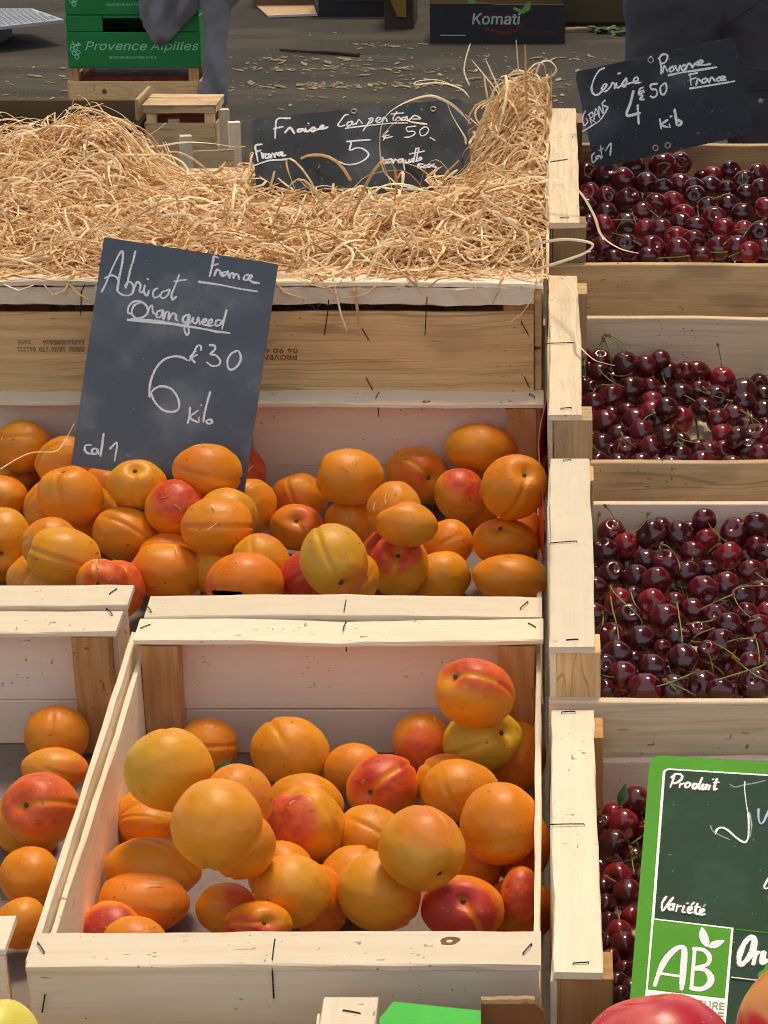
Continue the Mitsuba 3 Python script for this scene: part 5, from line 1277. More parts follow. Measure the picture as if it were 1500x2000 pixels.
# ---------------------------------------------------------------- foreground fruit and boxes
def apple_mesh(r, ax, seed):
    d, F = ICO[4]; g = np.random.default_rng(seed); ax = unit(ax)
    z = d @ ax; th = np.arccos(np.clip(z, -1, 1))
    rr = 1 - .30 * np.exp(-(th / .34) ** 2) + .03 * np.exp(-((th - .8) / .4) ** 2) - .14 * np.exp(-((np.pi - th) / .34) ** 2)
    rr *= 1 + .05 * (meshkit.fbm(d * 1.3 + seed, 2) - .5)
    return d * rr[:, None] * r, F, np.stack([z, th * 0], 1)
def red_apple(p, n, uv):
    m = fbm(p.x * 60, p.y * 60, p.z * 60, 3); l = smoothstep(.90, .96, noise(p.x * 420, p.y * 420, p.z * 420))
    c = mix((0.46, 0.018, 0.035), (0.60, 0.10, 0.09), smoothstep(.45, .75, m))
    return mix(c, (0.75, .45, .35), l * .7)
def red_apple2(p, n, uv):
    m = fbm(p.x * 45 + 5, p.y * 45, p.z * 45, 3); l = smoothstep(.94, .98, noise(p.x * 420, p.y * 420, p.z * 420))
    c = mix((0.55, 0.03, 0.03), (0.62, .26, .05), smoothstep(.40, .60, m))
    return mix(c, (0.75, .45, .25), l * .6)
def yellow_fruit(p, n, uv):
    m = fbm(p.x * 70, p.y * 70, p.z * 70, 3); l = smoothstep(.90, .96, noise(p.x * 500, p.y * 500, p.z * 500))
    return mix(mix((0.62, 0.55, 0.04), (0.74, .66, .16), m), (.35, .30, .06), l * .5)
for nm, fn in (('apple_red', red_apple), ('apple_streaked', red_apple2), ('apple_yellow', yellow_fruit)):
    scene[nm] = dict(type='principled', base_color=proc(fn), roughness=0.33, specular=0.5, clearcoat=0.25)
for nm, lab, mat, C0, r, ax in (('apple', 'large pinkish red apple in front of the green printed sign', 'apple_red', AP[0], .0435, (.2, -.35, -.9)),
                                ('apple', 'red and ochre streaked apple cut off at the lower right corner', 'apple_streaked', AP[1], .042, (.3, -.5, .6)),
                                ('apple', 'yellow green apple peeping in at the lower left corner', 'apple_yellow', AP[2], .0265, (.1, -.4, -.8))):
    V, F, UV = apple_mesh(r, ax, len(lab))
    k = thing(nm, lab, 'apple'); put(k, (V + np.array(C0), F), mat, True, UV)

FRT = Frame((0, 1.300, 0.930), math.radians(5.0))
t = thing('fruit_tray', 'pale wooden tray whose stapled rear corner shows at the bottom edge below the foreground crate', 'tray')
plank(t, 'side_strip', FRT, (-.1275, -.34, -.005), (-.0962, .006, 0.004), 1, 'wood_poplar', nseg=12, edge=.0003)
plank(t, 'corner_post', FRT, (-.1265, -.030, -.100), (-.0975, -.002, -.0055), 2, 'wood_pine')
plank(t, 'side_board', FRT, (-.1295, -.33, -.095), (-.1278, .004, -.006), 1, 'wood_poplar')
plank(t, 'rear_board', FRT, (-.450, .0068, -.100), (-.0965, .0100, -.030), 0, 'wood_pale_tray')
plank(t, 'floor_slat', FRT, (-.448, -.33, -.106), (-.0965, .004, -.101), 0, 'wood_pale_tray')
for a, q in ((-.1165, .0), (-.102, .004)): pass
V, F = staple_mesh((-.1145, -.0085, .0044), (-.1045, -.0115, .0044), (0, 0, 1.)); part(t, 'staple', (FRT(V), F), 'staple_wire', True)

scene['card_brown'] = plain((0.19, 0.085, 0.035), 0.8, 0.2, 0.15, 90.0)
scene['card_tan'] = plain((0.42, 0.29, 0.16), 0.85, 0.2, 0.15, 120.0)
scene['card_green'] = plain((0.10, 0.62, 0.09), 0.6, 0.3, 0.12, 60.0)
bxk = thing('cardboard_box', 'torn brown cardboard box at the bottom edge with a bright green inner flap', 'box')
def card(holder, name, fr, pts, thick, mat, label=None, plane='xh'):
    """an outline (x, h) with thickness along s, or (x, s) with thickness along h"""
    V, F = extrude(Polygon(pts), 0, thick)
    V = V[:, [0, 2, 1]] if plane == 'xh' else V
    if plane == 'xh': F = F[:, ::-1]
    part(holder, name, (fr(V), F), mat, label=label)
CB1 = Frame((0, 1.296, 0.930), math.radians(0))
gI = np.random.default_rng(3)
xs = np.linspace(-.0365, -.006, 12)
card(bxk, 'rear_wall', CB1, [(-.0365, -.20), *[(x, .0055 + gI.normal(0, .0005)) for x in xs], (-.0005, .000), (.0035, -.025), (.0035, -.20)], .003, 'card_brown')
card(bxk, 'torn_edge', CB1, [(-.0365, .0058), *[(x, .0080 + gI.normal(0, .0004)) for x in xs], (-.006, .0052), (-.0365, .0050)], .0040, 'card_tan', 'ragged pale torn top edge')
FL = Frame((0, 1.279, 0.9235), math.radians(38))
card(bxk, 'green_flap', FL, [(-.0960, -.060), (-.0935, .0105), (-.0860, .0205), (-.0365, .0150), (-.0362, .004), (-.0480, -.010), (-.050, -.060)], .0025, 'card_green', 'bright green printed flap lying bent over', 'xs')
card(bxk, 'side_wall', Frame((0.004, 1.298, .930), 0, math.radians(90)), [(-.30, -.2), (-.30, -.03), (-.002, -.03), (-.002, -.2)], .003, 'card_brown')

# orange printed card between the upper apricot crate and the trays
scene['card_orange'] = plain((0.62, 0.085, 0.030), 0.4, 0.5, 0.08, 60.0)
scene['card_pink'] = plain((0.72, 0.25, 0.17), 0.5, 0.4, 0.12, 60.0)
k = thing('paper_liner', 'red orange printed paper sticking up between the upper apricot crate and the cherry trays', 'paper')
n = 14; t = np.linspace(0, 1, n)
prof = np.stack([-.0012 - .006 * np.sin(np.pi * np.clip(t * 1.15, 0, 1)) * (t < .9) + .003 * t, np.interp(t, [0, 1], [.700, .872])], 1)
top = np.interp(t, [0, .15, .6, .8, 1], [-.030, .004, .014, .020, .030]); bot = -.07 + 0 * t
V, F = [], []
for side in (0, .0006):
    for q in range(n): V += [(prof[q, 0] + side, prof[q, 1], bot[q]), (prof[q, 0] + side, prof[q, 1], top[q])]
for q in range(n - 1):
    a = 2 * q; F += [(a, a + 1, a + 3), (a, a + 3, a + 2)]; b_ = a + 2 * n; F += [(b_, b_ + 3, b_ + 1), (b_, b_ + 2, b_ + 3), (a + 1, b_ + 1, b_ + 3), (a + 1, b_ + 3, a + 3)]
put(k, (ROW(np.array(V)), np.array(F)), 'card_orange', 30)

# leaves
def leaf(label, P, L, ax, nrm):
    ax, nrm = unit(ax), unit(nrm); sd = np.cross(nrm, ax); t = np.linspace(0, 1, 9)
    w = .42 * np.sin(np.pi * t ** .8) * (1 + .1 * np.sin(t * 40)); V, F = [], []
    for z in (0, -.0003):
        for q, (a, b_) in enumerate(zip(t, w)):
            for s in (-1, 0, 1): V.append(P + ax * a * L + sd * s * b_ * L * .55 + nrm * (z + abs(s) * b_ * L * .35 - a * a * L * .25))
    for q in range(8):
        for s in (0, 1):
            a = q * 3 + s; F += [(a, a + 3, a + 4), (a, a + 4, a + 1)]; b_ = a + 27; F += [(b_, b_ + 4, b_ + 3), (b_, b_ + 1, b_ + 4)]
    put(thing('leaf', label, 'leaf'), (np.array(V), np.array(F)), 'leaf_green', True)
leaf('small green leaf caught between apricots in the foreground crate', np.array(AP[3]), .018, CU + .5 * CR, CB - .3 * CR)
leaf('dark pointed cherry leaf at the rear of the lowest cherry tray', np.array(AP[4]), .016, CU + .4 * CR, CB + .3 * CR)

# ---------------------------------------------------------------- things on the asphalt behind
scene['crate_green'] = plain((0.008, 0.185, 0.038), 0.45, 0.4, 0.12, 12.0)
scene['crate_green_dark'] = plain((0.006, 0.11, 0.025), 0.5, 0.4, 0.12, 12.0)
scene['print_mint'] = plain((0.30, 0.62, 0.42), 0.6, 0.3, 0.1, 30.0)
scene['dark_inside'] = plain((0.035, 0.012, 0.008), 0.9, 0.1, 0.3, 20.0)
scene['fruit_dark'] = plain((0.20, 0.03, 0.012), 0.6, 0.3, 0.6, 30.0)
scene['jacket_grey'] = plain((0.20, 0.196, 0.212), 0.9, 0.2, 0.18, 25.0)
scene['trouser_grey'] = plain((0.072, 0.066, 0.074), 0.9, 0.2, 0.22, 16.0)
scene['box_black'] = plain((0.010, 0.010, 0.011), 0.5, 0.4, 0.2, 8.0)
scene['print_grey'] = plain((0.34, 0.33, 0.32), 0.6, 0.3, 0.1, 30.0)
scene['print_red'] = plain((0.12, 0.012, 0.012), 0.6, 0.3, 0.1, 30.0)
scene['print_green'] = plain((0.12, 0.25, 0.05), 0.6, 0.3, 0.1, 30.0)
scene['box_brown'] = plain((0.16, 0.095, 0.045), 0.85, 0.2, 0.2, 8.0)
scene['box_ochre'] = plain((0.22, 0.13, 0.03), 0.85, 0.2, 0.2, 8.0)
scene['box_dark_brown'] = plain((0.052, 0.036, 0.026), 0.85, 0.2, 0.3, 8.0)
scene['card_white'] = plain((0.55, 0.47, 0.42), 0.85, 0.2, 0.1, 8.0)
scene['steel'] = plain((0.38, 0.39, 0.40), 0.4, 0.5, 0.1, 6.0, metallic=0.7)

BG = Frame((0, 0, 0))
def bpart(h, name, lo, hi, mat, label=None, bev=.003, fr=BG, kind=None):
    V, F = boxmesh(lo, hi, bev); return part(h, name, (fr(V), F), mat, label=label, kind=kind)
YS = 9.0
def grapes(h, x, z, s, y):
    P = []
    for a, b_ in ((0, 0), (.5, .2), (.25, -.5), (.8, -.4), (.6, -1.0), (.1, .45)):
        an = np.linspace(0, 2 * np.pi, 17); P.append(LineString(np.stack([x + s * (a + .26 * np.cos(an)), z + s * (b_ + .26 * np.sin(an))], 1)).buffer(s * .055))
    P.append(Polygon([(x + .4 * s, z + .5 * s), (x + .9 * s, z + .95 * s), (x + 1.3 * s, z + .6 * s), (x + .8 * s, z + .45 * s)])); P.append(LineString([(x + .1 * s, z + 1.1 * s), (x + .45 * s, z + .5 * s)]).buffer(s * .05))
    V, F = extrude(unary_union(P), 0, .0008); V = V[:, [0, 2, 1]] * [1, -1, 1] + [0, y, 0]
    part(h, 'printed_grapes', (V, F), 'print_mint')
def lettering(h, name, text, x, z, height, y, mat, width=None, slant=0.0, bold=False, label=None):
    m = meshkit.text_mesh(text, height, .0008, bold); v = np.array(m.vertices)
    if width: v[:, 0] *= width / v[:, 0].max()
    v = np.stack([x + v[:, 0] + slant * v[:, 1], y - v[:, 2], z + v[:, 1]], 1)
    part(h, name, (v, np.array(m.faces)), mat, label=label)
def green_tray(z0, label):
    h = thing('fruit_box', label, 'fruit box', 'green printed fruit boxes stacked behind the stall')
    x0, x1, d, H = -1.669, -1.205, .30, .181
    bpart(h, 'front_lower', (x0, YS, z0), (x1, YS + .006, z0 + .124), 'crate_green')
    bpart(h, 'front_left', (x0, YS, z0 + .1245), (-1.541, YS + .006, z0 + H), 'crate_green')
    bpart(h, 'front_right', (-1.315, YS, z0 + .1245), (x1, YS + .006, z0 + H), 'crate_green')
    bpart(h, 'front_top', (-1.5405, YS, z0 + .170), (-1.3155, YS + .006, z0 + H), 'crate_green')
    bpart(h, 'side', (x0, YS + .0065, z0), (x0 + .006, YS + d, z0 + H), 'crate_green'); bpart(h, 'side', (x1 - .006, YS + .0065, z0), (x1, YS + d, z0 + H), 'crate_green')
    bpart(h, 'rear', (x0 + .0065, YS + d - .006, z0), (x1 - .0065, YS + d, z0 + H), 'crate_green_dark')
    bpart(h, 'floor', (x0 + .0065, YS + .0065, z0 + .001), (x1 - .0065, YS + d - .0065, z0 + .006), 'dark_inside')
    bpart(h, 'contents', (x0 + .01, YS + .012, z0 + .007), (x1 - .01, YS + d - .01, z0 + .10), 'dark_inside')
    lettering(h, 'printed_name', 'Provence Alpilles', -1.610, z0 + .062, .029, YS - .0006, 'print_mint', .395, .35)
    lettering(h, 'printed_line', 'MAISON DUBLÉ PÈRE & FILS', -1.524, z0 + .032, .008, YS - .0006, 'print_mint', .165)
    grapes(h, -1.652, z0 + .064, .026, YS - .0002)
    return h
green_tray(.360, 'lower green printed fruit box of the stack, standing on a wooden crate')
green_tray(.5425, 'upper green printed fruit box of the stack, cut by the top of the picture')
def wood_crate(name, label, x0, x1, y, d, z0, board, post_top, mats, gap=None):
    h = thing(name, label, 'crate', 'wooden crates behind the stall')
    for x in (x0 + .001, x1 - .032):
        for yy in (y + .0075, y + d - .037): plank(h, 'corner_post', BG, (x, yy, z0), (x + .031, yy + .03, post_top), 2, mats[1], warp=0)
    for lo, hi in board:
        plank(h, 'front_board', BG, (x0, y, lo), (x1, y + .007, hi), 0, mats[0], warp=.0005, nseg=6)
        plank(h, 'rear_board', BG, (x0, y + d - .007, lo), (x1, y + d, hi), 0, mats[0], warp=.0005, nseg=6)
        for x in (x0, x1 - .006): plank(h, 'side_board', BG, (x - .0065 if x == x0 else x + .0065, y + .008, lo), (x - .0005 if x == x0 else x + .0125, y + d - .008, hi), 1, mats[0], warp=.0003, nseg=4)
    bpart(h, 'contents', (x0 + .036, y + .045, z0 + .004), (x1 - .036, y + d - .045, post_top - .035), 'fruit_dark')
    return h
k = wood_crate('field_crate', 'wooden crate with a knotted front board directly under the green fruit boxes', -1.669, -1.218, YS, .30, .237, [(.237, .313)], .359, ('wood_plank', 'wood_pine'))
a_ = np.linspace(0, 2 * np.pi, 13)[:-1]; V, F = extrude(Polygon(np.stack([-1.547 + .009 * np.cos(a_), .277 + .009 * np.sin(a_)], 1)), 0, .001); part(k, 'knot', (V[:, [0, 2, 1]] * [1, -1, 1] + [0, YS, 0], F), 'knot_wood')
wood_crate('field_crate', 'plain wooden crate at the bottom of the stack behind the straw', -1.669, -1.218, YS, .30, .118, [(.118, .195)], .236, ('wood_plank', 'wood_pine'))
wood_crate('field_crate', 'lowest wooden crate of the stack, on the asphalt behind the straw', -1.669, -1.218, YS, .30, .0, [(.0, .078)], .117, ('wood_plank', 'wood_pine'))
YN = 8.2
k = wood_crate('field_crate', 'light brown crate with a dark slot right of the dark box, behind the straw', -1.282, -1.062, YN, .22, .20, [(.20, .298), (.330, .352)], .351, ('wood_tray', 'wood_plank'))
for q in range(3): plank(k, 'lid_board', BG, (-1.290, YN - .004 + q * .076, .3525), (-1.054, YN + .068 + q * .076, .3575), 0, 'wood_tray')
wood_crate('field_crate', 'light brown crate under the slotted one, behind the straw', -1.282, -1.062, YN, .22, .0, [(.0, .09), (.12, .198)], .199, ('wood_tray', 'wood_plank'))
h = thing('dark_box', 'dark brown open cardboard box left of the slotted crate, behind the left straw heap', 'box')
bpart(h, 'front', (-1.85, YN - .02, .0), (-1.300, YN - .014, .300), 'box_black'); bpart(h, 'side', (-1.306, YN - .0135, .0), (-1.300, YN + .36, .300), 'box_dark_brown'); bpart(h, 'side', (-1.85, YN - .0135, .0), (-1.844, YN + .36, .300), 'box_dark_brown')
bpart(h, 'rear', (-1.8435, YN + .354, .0), (-1.3065, YN + .36, .318), 'box_brown'); bpart(h, 'floor', (-1.8435, YN - .0135, .001), (-1.3065, YN + .3535, .008), 'box_dark_brown')
bpart(h, 'side_flap', (-1.318, YN + .02, .301), (-1.306, YN + .30, .372), 'card_tan', 'pale edge of a raised flap')
h = thing('post_crate', 'pale wooden corner posts of an empty crate right of the slotted crate', 'crate')
FP = Frame((-1.13, 7.9, 0), 0, .25)
for x, y in ((0, 0), (.165, .10), (.0, .34), (.165, .36)): plank(h, 'corner_post', FP, (x, y, 0), (x + .036, y + .036, .305 if x == 0 else .325), 2, 'wood_pale_tray', warp=0)
for z in (.18, .06): plank(h, 'side_board', FP, (.034, .02, z), (.167, .028, z + .075), 0, 'wood_tray', warp=0)

# jacket thrown over the boxes
def cloth(h, name, outline, y, depth, mat, seed, folds=16.0, amp=.034, label=None, thick=.012):
    """a hanging piece of cloth: outline in (x, z), folds in depth"""
    poly = Polygon(smooth_line(np.array(outline + outline[:1]), 4)).buffer(0)
    x0, z0, x1, z1 = poly.bounds; st_ = .010
    gx, gz = np.arange(x0, x1 + st_, st_), np.arange(z0, z1 + st_, st_)
    from shapely import contains_xy
    X, Z = np.meshgrid(gx, gz, indexing='ij'); cx, cz = X[:-1, :-1] + st_ / 2, Z[:-1, :-1] + st_ / 2
    inside = contains_xy(poly, cx, cz)
    from shapely import points, distance
    e = distance(poly.boundary, points(X, Z)) * np.where(contains_xy(poly, X, Z), 1, 0)
    bulge = np.sqrt(np.clip(e / .05, 0, 1))
    f = meshkit.fbm(np.stack([X * folds + Z * 3, Z * 4, X * 0 + seed], -1), 3) - .5
    f = f + .5 * (np.abs(meshkit.fbm(np.stack([X * 22 - Z * 9, Z * 9, X * 0 + seed + 5], -1), 2) - .5) * 2 - .3)
    f = f + .30 * np.sin(X * 75 + Z * 16 + 8 * meshkit.fbm(np.stack([X * 6, Z * 6, X * 0 + seed], -1), 2))
    yf = y - depth * bulge - amp * 2 * f * bulge; yb = y + 0 * X
    P = np.stack([np.stack([X, yf, Z], -1), np.stack([X, yb + thick * 0, Z], -1)])
    nx, nz = X.shape; F = []
    idx = lambda s, i, j: s * nx * nz + i * nz + j
    I, J = np.where(inside)
    ins = np.pad(inside, 1)
    for i, j in zip(I, J):
        F += [(idx(0, i, j), idx(0, i + 1, j), idx(0, i + 1, j + 1)), (idx(0, i, j), idx(0, i + 1, j + 1), idx(0, i, j + 1))]
        F += [(idx(1, i, j), idx(1, i + 1, j + 1), idx(1, i + 1, j)), (idx(1, i, j), idx(1, i, j + 1), idx(1, i + 1, j + 1))]
        for (di, dj, a, b_) in ((-1, 0, (i, j), (i, j + 1)), (1, 0, (i + 1, j + 1), (i + 1, j)), (0, -1, (i + 1, j), (i, j)), (0, 1, (i, j + 1), (i + 1, j + 1))):
            if not ins[i + 1 + di, j + 1 + dj]:
                F += [(idx(0, *a), idx(0, *b_), idx(1, *b_)), (idx(0, *a), idx(1, *b_), idx(1, *a))]
    m = trimesh.Trimesh(P.reshape(-1, 3), np.array(F), process=False); m.remove_unreferenced_vertices()
    trimesh.smoothing.filter_taubin(m, iterations=3)
    part(h, name, (np.array(m.vertices), np.array(m.faces)), mat, True, label=label)
jk = thing('jacket', 'dark grey jacket thrown over the green fruit boxes with a sleeve hanging down', 'jacket')
cloth(jk, 'body', [(-1.44, .76), (-1.415, .60), (-1.398, .50), (-1.36, .445), (-1.32, .442), (-1.285, .475), (-1.24, .52), (-1.18, .585), (-1.10, .66), (-1.12, .76), (-1.28, .78)], YS - .012, .045, 'jacket_grey', 3)
cloth(jk, 'sleeve', [(-1.20, .64), (-1.185, .50), (-1.19, .42), (-1.20, .33), (-1.216, .268), (-1.16, .240), (-1.112, .236), (-1.112, .33), (-1.104, .45), (-1.085, .56), (-1.05, .60), (-1.055, .68), (-1.13, .72)], YS - .040, .050, 'jacket_grey', 8)

# open cardboard with a flap, dark boxes, black box
h = thing('cardboard_box', 'opened cardboard box with a pale flap lying on the asphalt at the top edge', 'box')
FB = Frame((-1.52, 13.40, 0), 0, .10)
bpart(h, 'front_wall', (.02, .32, 0), (.33, .326, .18), 'box_brown', fr=FB); bpart(h, 'side_wall', (.02, .327, 0), (.026, .70, .18), 'box_brown', fr=FB); bpart(h, 'side_wall', (.324, .327, 0), (.33, .70, .18), 'box_brown', fr=FB); bpart(h, 'rear_wall', (.0265, .694, 0), (.3235, .70, .18), 'box_brown', fr=FB)
V, F = extrude(Polygon([(.085, -.13), (.335, -.085), (.325, .318), (.025, .318)]), .006, .012); part(h, 'flap', (FB(V), F), 'card_tan')
V, F = extrude(Polygon([(.083, -.140), (.337, -.095), (.335, -.0855), (.085, -.1305)]), .004, .016); part(h, 'flap_edge', (FB(V), F), 'card_white')
h = thing('dark_crate', 'black stacked crates in deep shade left of the black printed box', 'crate')
bpart(h, 'crate_body', (-1.17, 13.35, 0), (-.70, 13.9, .30), 'box_black'); bpart(h, 'crate_top', (-1.18, 13.34, .301), (-.69, 13.91, .34), 'box_dark_brown')
bpart(h, 'lower_panel', (-1.08, 13.338, .075), (-.80, 13.3495, .21), 'box_dark_brown')
h = thing('ochre_box', 'ochre cardboard flap hanging at the left of the black printed box', 'box')
V, F = extrude(Polygon([(-.80, .30), (-.775, .16), (-.735, .062), (-.690, .058), (-.688, .30)]), 0, .006); part(h, 'flap', (V[:, [0, 2, 1]] * [1, -1, 1] + [0, 12.85, 0], F), 'box_ochre')
bpart(h, 'box_body', (-.80, 12.86, 0), (-.655, 13.30, .30), 'box_dark_brown')
h = thing('printed_box', 'black fruit box printed Komati standing on the asphalt at the top', 'box')
FK = Frame((-.55, 12.318, 0), 0, .0)
W_, D_, H_ = .645, .42, .235
bpart(h, 'front', (0, 0, .0), (W_, .006, .186), 'box_black', fr=FK); bpart(h, 'end', (0, .0065, 0), (.006, D_, H_), 'box_black', fr=FK); bpart(h, 'end', (W_ - .006, .0065, 0), (W_, D_, H_), 'box_black', fr=FK); bpart(h, 'rear', (.0065, D_ - .006, 0), (W_ - .0065, D_, H_), 'box_brown', fr=FK)
bpart(h, 'floor', (.0065, .0065, .001), (W_ - .0065, D_ - .0065, .006), 'box_brown', fr=FK)
V, F = extrude(Polygon([(.0, .1865), (.0, .215), (.13, .235), (.20, .20), (.30, .1865)]), 0, .006); part(h, 'folded_flap', (FK(V[:, [0, 2, 1]]), F[:, ::-1]), 'box_brown')
V, F = extrude(Polygon([(.155, .235), (.19, .187), (.22, .187), (.195, .235)]), -.0008, 0); part(h, 'flap_print', (FK(V[:, [0, 2, 1]]), F[:, ::-1]), 'print_green')
lettering(h, 'printed_name', 'Komati', -.55 + .195, .092, .050, 12.318 - .0005, 'print_grey', .232, .12, True)
V, F = extrude(LineString(smooth_line([(.27, .070), (.34, .052), (.41, .062), (.445, .094)], 6)).buffer(.006), 0, .0008); part(h, 'printed_swoosh', (FK(V[:, [0, 2, 1]] * [1, -1, 1]), F), 'print_red')
V, F = extrude(unary_union([Polygon(smooth_line([(.405, .165), (.445, .150), (.435, .150), (.405, .165)], 4)).buffer(.007), Polygon(smooth_line([(.435, .150), (.475, .195), (.470, .160), (.435, .150)], 4)).buffer(.005)]), 0, .0008); part(h, 'printed_leaf', (FK(V[:, [0, 2, 1]] * [1, -1, 1]), F), 'print_green')
lettering(h, 'printed_line', 'PREMIUM EXPORT', -.55 + .43, .048, .011, 12.318 - .0005, 'print_red', .18)
V, F = extrude(sbox(.05, .036, .17, .041), 0, .0008); part(h, 'printed_bar', (FK(V[:, [0, 2, 1]] * [1, -1, 1]), F), 'print_grey')
V, F = extrude(sbox(.05, .10, .17, .17), 0, .0008); part(h, 'end_label', (np.stack([-.5505 - V[:, 2], 12.325 + V[:, 0], V[:, 1]], 1), F[:, ::-1]), 'print_grey')

scene['wall_earth'] = plain((0.060, 0.044, 0.022), 0.9, 0.2, 0.5, 3.0)
h = thing('low_wall', 'low brown mossy wall behind the black printed box at the top', 'wall')
FW = Frame((0.02, 12.95, 0), 0, .04)
bpart(h, 'wall_face', (0.06, 0, 0), (2.2, .3, .42), 'wall_earth', fr=FW, bev=.02)
h = thing('fallen_stick', 'pale stick lying along the foot of the low brown wall', 'stick')
put(h, tube(smooth_line([(.09, 12.72, .012), (.17, 12.74, .015), (.27, 12.73, .013), (.34, 12.78, .012)], 5), .010, 7), 'card_tan', True)
h = thing('fallen_twig', 'dark twig lying across the dry leaves on the asphalt', 'twig')
put(h, tube(smooth_line([(-1.24, 12.05, .008), (-1.10, 11.95, .012), (-.98, 11.93, .010), (-.86, 11.86, .008)], 5), np.linspace(.006, .011, 16), 7), 'box_dark_brown', True)
def weed(label, x, y, n, seed):
    g = np.random.default_rng(seed); k = thing('weed', label, 'weed', 'weeds at the foot of the wall'); V, F = [], []
    for q in range(n):
        a = g.uniform(0, 6.28); L = g.uniform(.05, .13); up = g.uniform(.3, 1.2); d = unit((np.cos(a), np.sin(a), up)); s = unit(np.cross(d, [0, 0, 1])); nn = np.cross(s, d)
        b_ = np.array([x, y, .0]) + [g.normal(0, .03), g.normal(0, .02), 0]; o = len(V)
        for t in np.linspace(0, 1, 5):
            w = .016 * np.sin(np.pi * min(t + .08, 1)) ; c = b_ + d * L * t - np.array([0, 0, .5]) * L * t * t
            V += [c - s * w, c + nn * w * .5, c + s * w]
        for t in range(4):
            for e in (0, 1): F += [(o + 3 * t + e, o + 3 * t + e + 1, o + 3 * t + e + 4), (o + 3 * t + e, o + 3 * t + e + 4, o + 3 * t + e + 3)]
    put(k, (np.array(V), np.array(F)), 'weed_leaf', True)
scene['weed_leaf'] = plain((0.045, 0.085, 0.03), 0.6, 0.3, 0.4, 30.0)
weed('green weed growing at the wall foot left of the person', .300, 12.72, 26, 2); weed('pale green weed beside the person, right of the other weed', .41, 12.6, 22, 3)

# tread plate ramp
h = thing('tread_plate', 'grey steel tread plate ramp lying at the top left corner', 'metal plate')
pl = np.array([(-2.95, 12.70), (-2.516, 12.70), (-2.282, 12.267), (-2.532, 12.003), (-2.95, 11.9)])
V, F = extrude(Polygon(pl), .105, .12); part(h, 'plate', (V, F), 'steel')
q = []
for a in np.arange(-2.92, -2.30, .030):
    for b_ in np.arange(12.0, 12.7, .042):
        c = (a + (.015 if int(round(b_ / .042)) % 2 else 0), b_); 
        from shapely.geometry import Point
        if Polygon(pl).buffer(-.02).contains(Point(c)):
            v, f = extrude(affinity.rotate(sbox(c[0] - .011, c[1] - .005, c[0] + .011, c[1] + .005), 45 if int(round(b_ / .042)) % 2 else -45), .12, .1235); q.append((v, f))
part(h, 'tread_lugs', join(q), 'steel', kind='stuff')
bpart(h, 'support', (-2.90, 12.15, 0), (-2.60, 12.6, .104), 'box_black')

# ---------------------------------------------------------------- the person behind the stall
def body_from(bones, radii, joints, edge=.02, it=10):
    import manifold3d as m3
    sph = {}
    out = m3.Manifold()
    for chain in bones:
        for a, b_ in zip(chain[:-1], chain[1:]):
            A = m3.Manifold.sphere(radii[a], 20).translate(joints[a]); B = m3.Manifold.sphere(radii[b_], 20).translate(joints[b_])
            out = out + m3.Manifold.batch_hull([A, B])
    out = out.refine_to_length(edge); q = out.to_mesh(); m = trimesh.Trimesh(q.vert_properties[:, :3], q.tri_verts, process=True)
    trimesh.smoothing.filter_taubin(m, iterations=it)
    return m
pk = thing('person', 'person in dark grey work trousers and jacket standing behind the cherry trays', 'person')
px_, py_ = .415, 6.06
J = {}; Rd = {}
def jn(n, x, y, z, r): J[n] = (px_ + x, py_ + y, z); Rd[n] = r
for sd, nm in ((-1, 'r'), (1, 'l')):
    jn('hip' + nm, sd * .098, 0, .93, .135); jn('mid' + nm, sd * .112, -.01, .72, .112); jn('kne' + nm, sd * .110, -.015, .50, .074); jn('clf' + nm, sd * .112, .0, .32, .070); jn('ank' + nm, sd * .115, .01, .10, .062)
jn('pel', 0, 0, .97, .125)
tm = body_from([('pel', 'hip' + n, 'mid' + n, 'kne' + n, 'clf' + n, 'ank' + n) for n in 'rl'] + [('hipl', 'pel', 'hipr')], Rd, J, .014, 8)
v = np.array(tm.vertices); nrm = np.array(tm.vertex_normals)
v += nrm * (.020 * (meshkit.fbm(np.stack([v[:, 0] * 9 + v[:, 2] * 7, v[:, 1] * 6, v[:, 2] * 14 - v[:, 0] * 6], 1), 3) - .5) + .009 * (meshkit.fbm(v * 26, 2) - .5))[:, None]
part(pk, 'trousers', (v, np.array(tm.faces)), 'trouser_grey', True)
for n in 'rl':
    x, y, _ = J['ank' + n]
    m = body_from([('a', 'b', 'c')], {'a': .045, 'b': .047, 'c': .036}, {'a': (x, y + .03, .046), 'b': (x, y - .06, .048), 'c': (x, y - .15, .038)}, .015, 6); part(pk, 'shoe', m, 'box_black', True)
for (u0, z0, u1, z1, w_) in (): pass
scene['person_skin'] = plain((0.50, 0.28, 0.19), 0.5, 0.4, 0.08, 30.0); scene['person_hair'] = plain((0.04, 0.025, 0.015), 0.6, 0.3, 0.4, 90.0)
jn('wst', 0, 0, 1.03, .135); jn('chs', 0, .0, 1.30, .150); jn('nck0', 0, .01, 1.46, .075)
for sd, nm in ((-1, 'r'), (1, 'l')):
    jn('sh' + nm, sd * .185, .0, 1.42, .068); jn('ch' + nm, sd * .085, .0, 1.29, .125); jn('el' + nm, sd * .250, .0, 1.15, .050); jn('wr' + nm, sd * .250, -.20, 1.215, .038); jn('ws' + nm, sd * .06, 0, 1.04, .115)
tm = body_from([('wst', 'chs', 'nck0'), ('wsr', 'chr', 'chl', 'wsl'), ('chr', 'shr', 'elr', 'wrr'), ('chl', 'shl', 'ell', 'wrl'), ('shr', 'nck0', 'shl'), ('wsr', 'wsl')], Rd, J, .02, 8)
v = np.array(tm.vertices); v += np.array(tm.vertex_normals) * (.014 * (meshkit.fbm(v * 11, 3) - .5))[:, None]
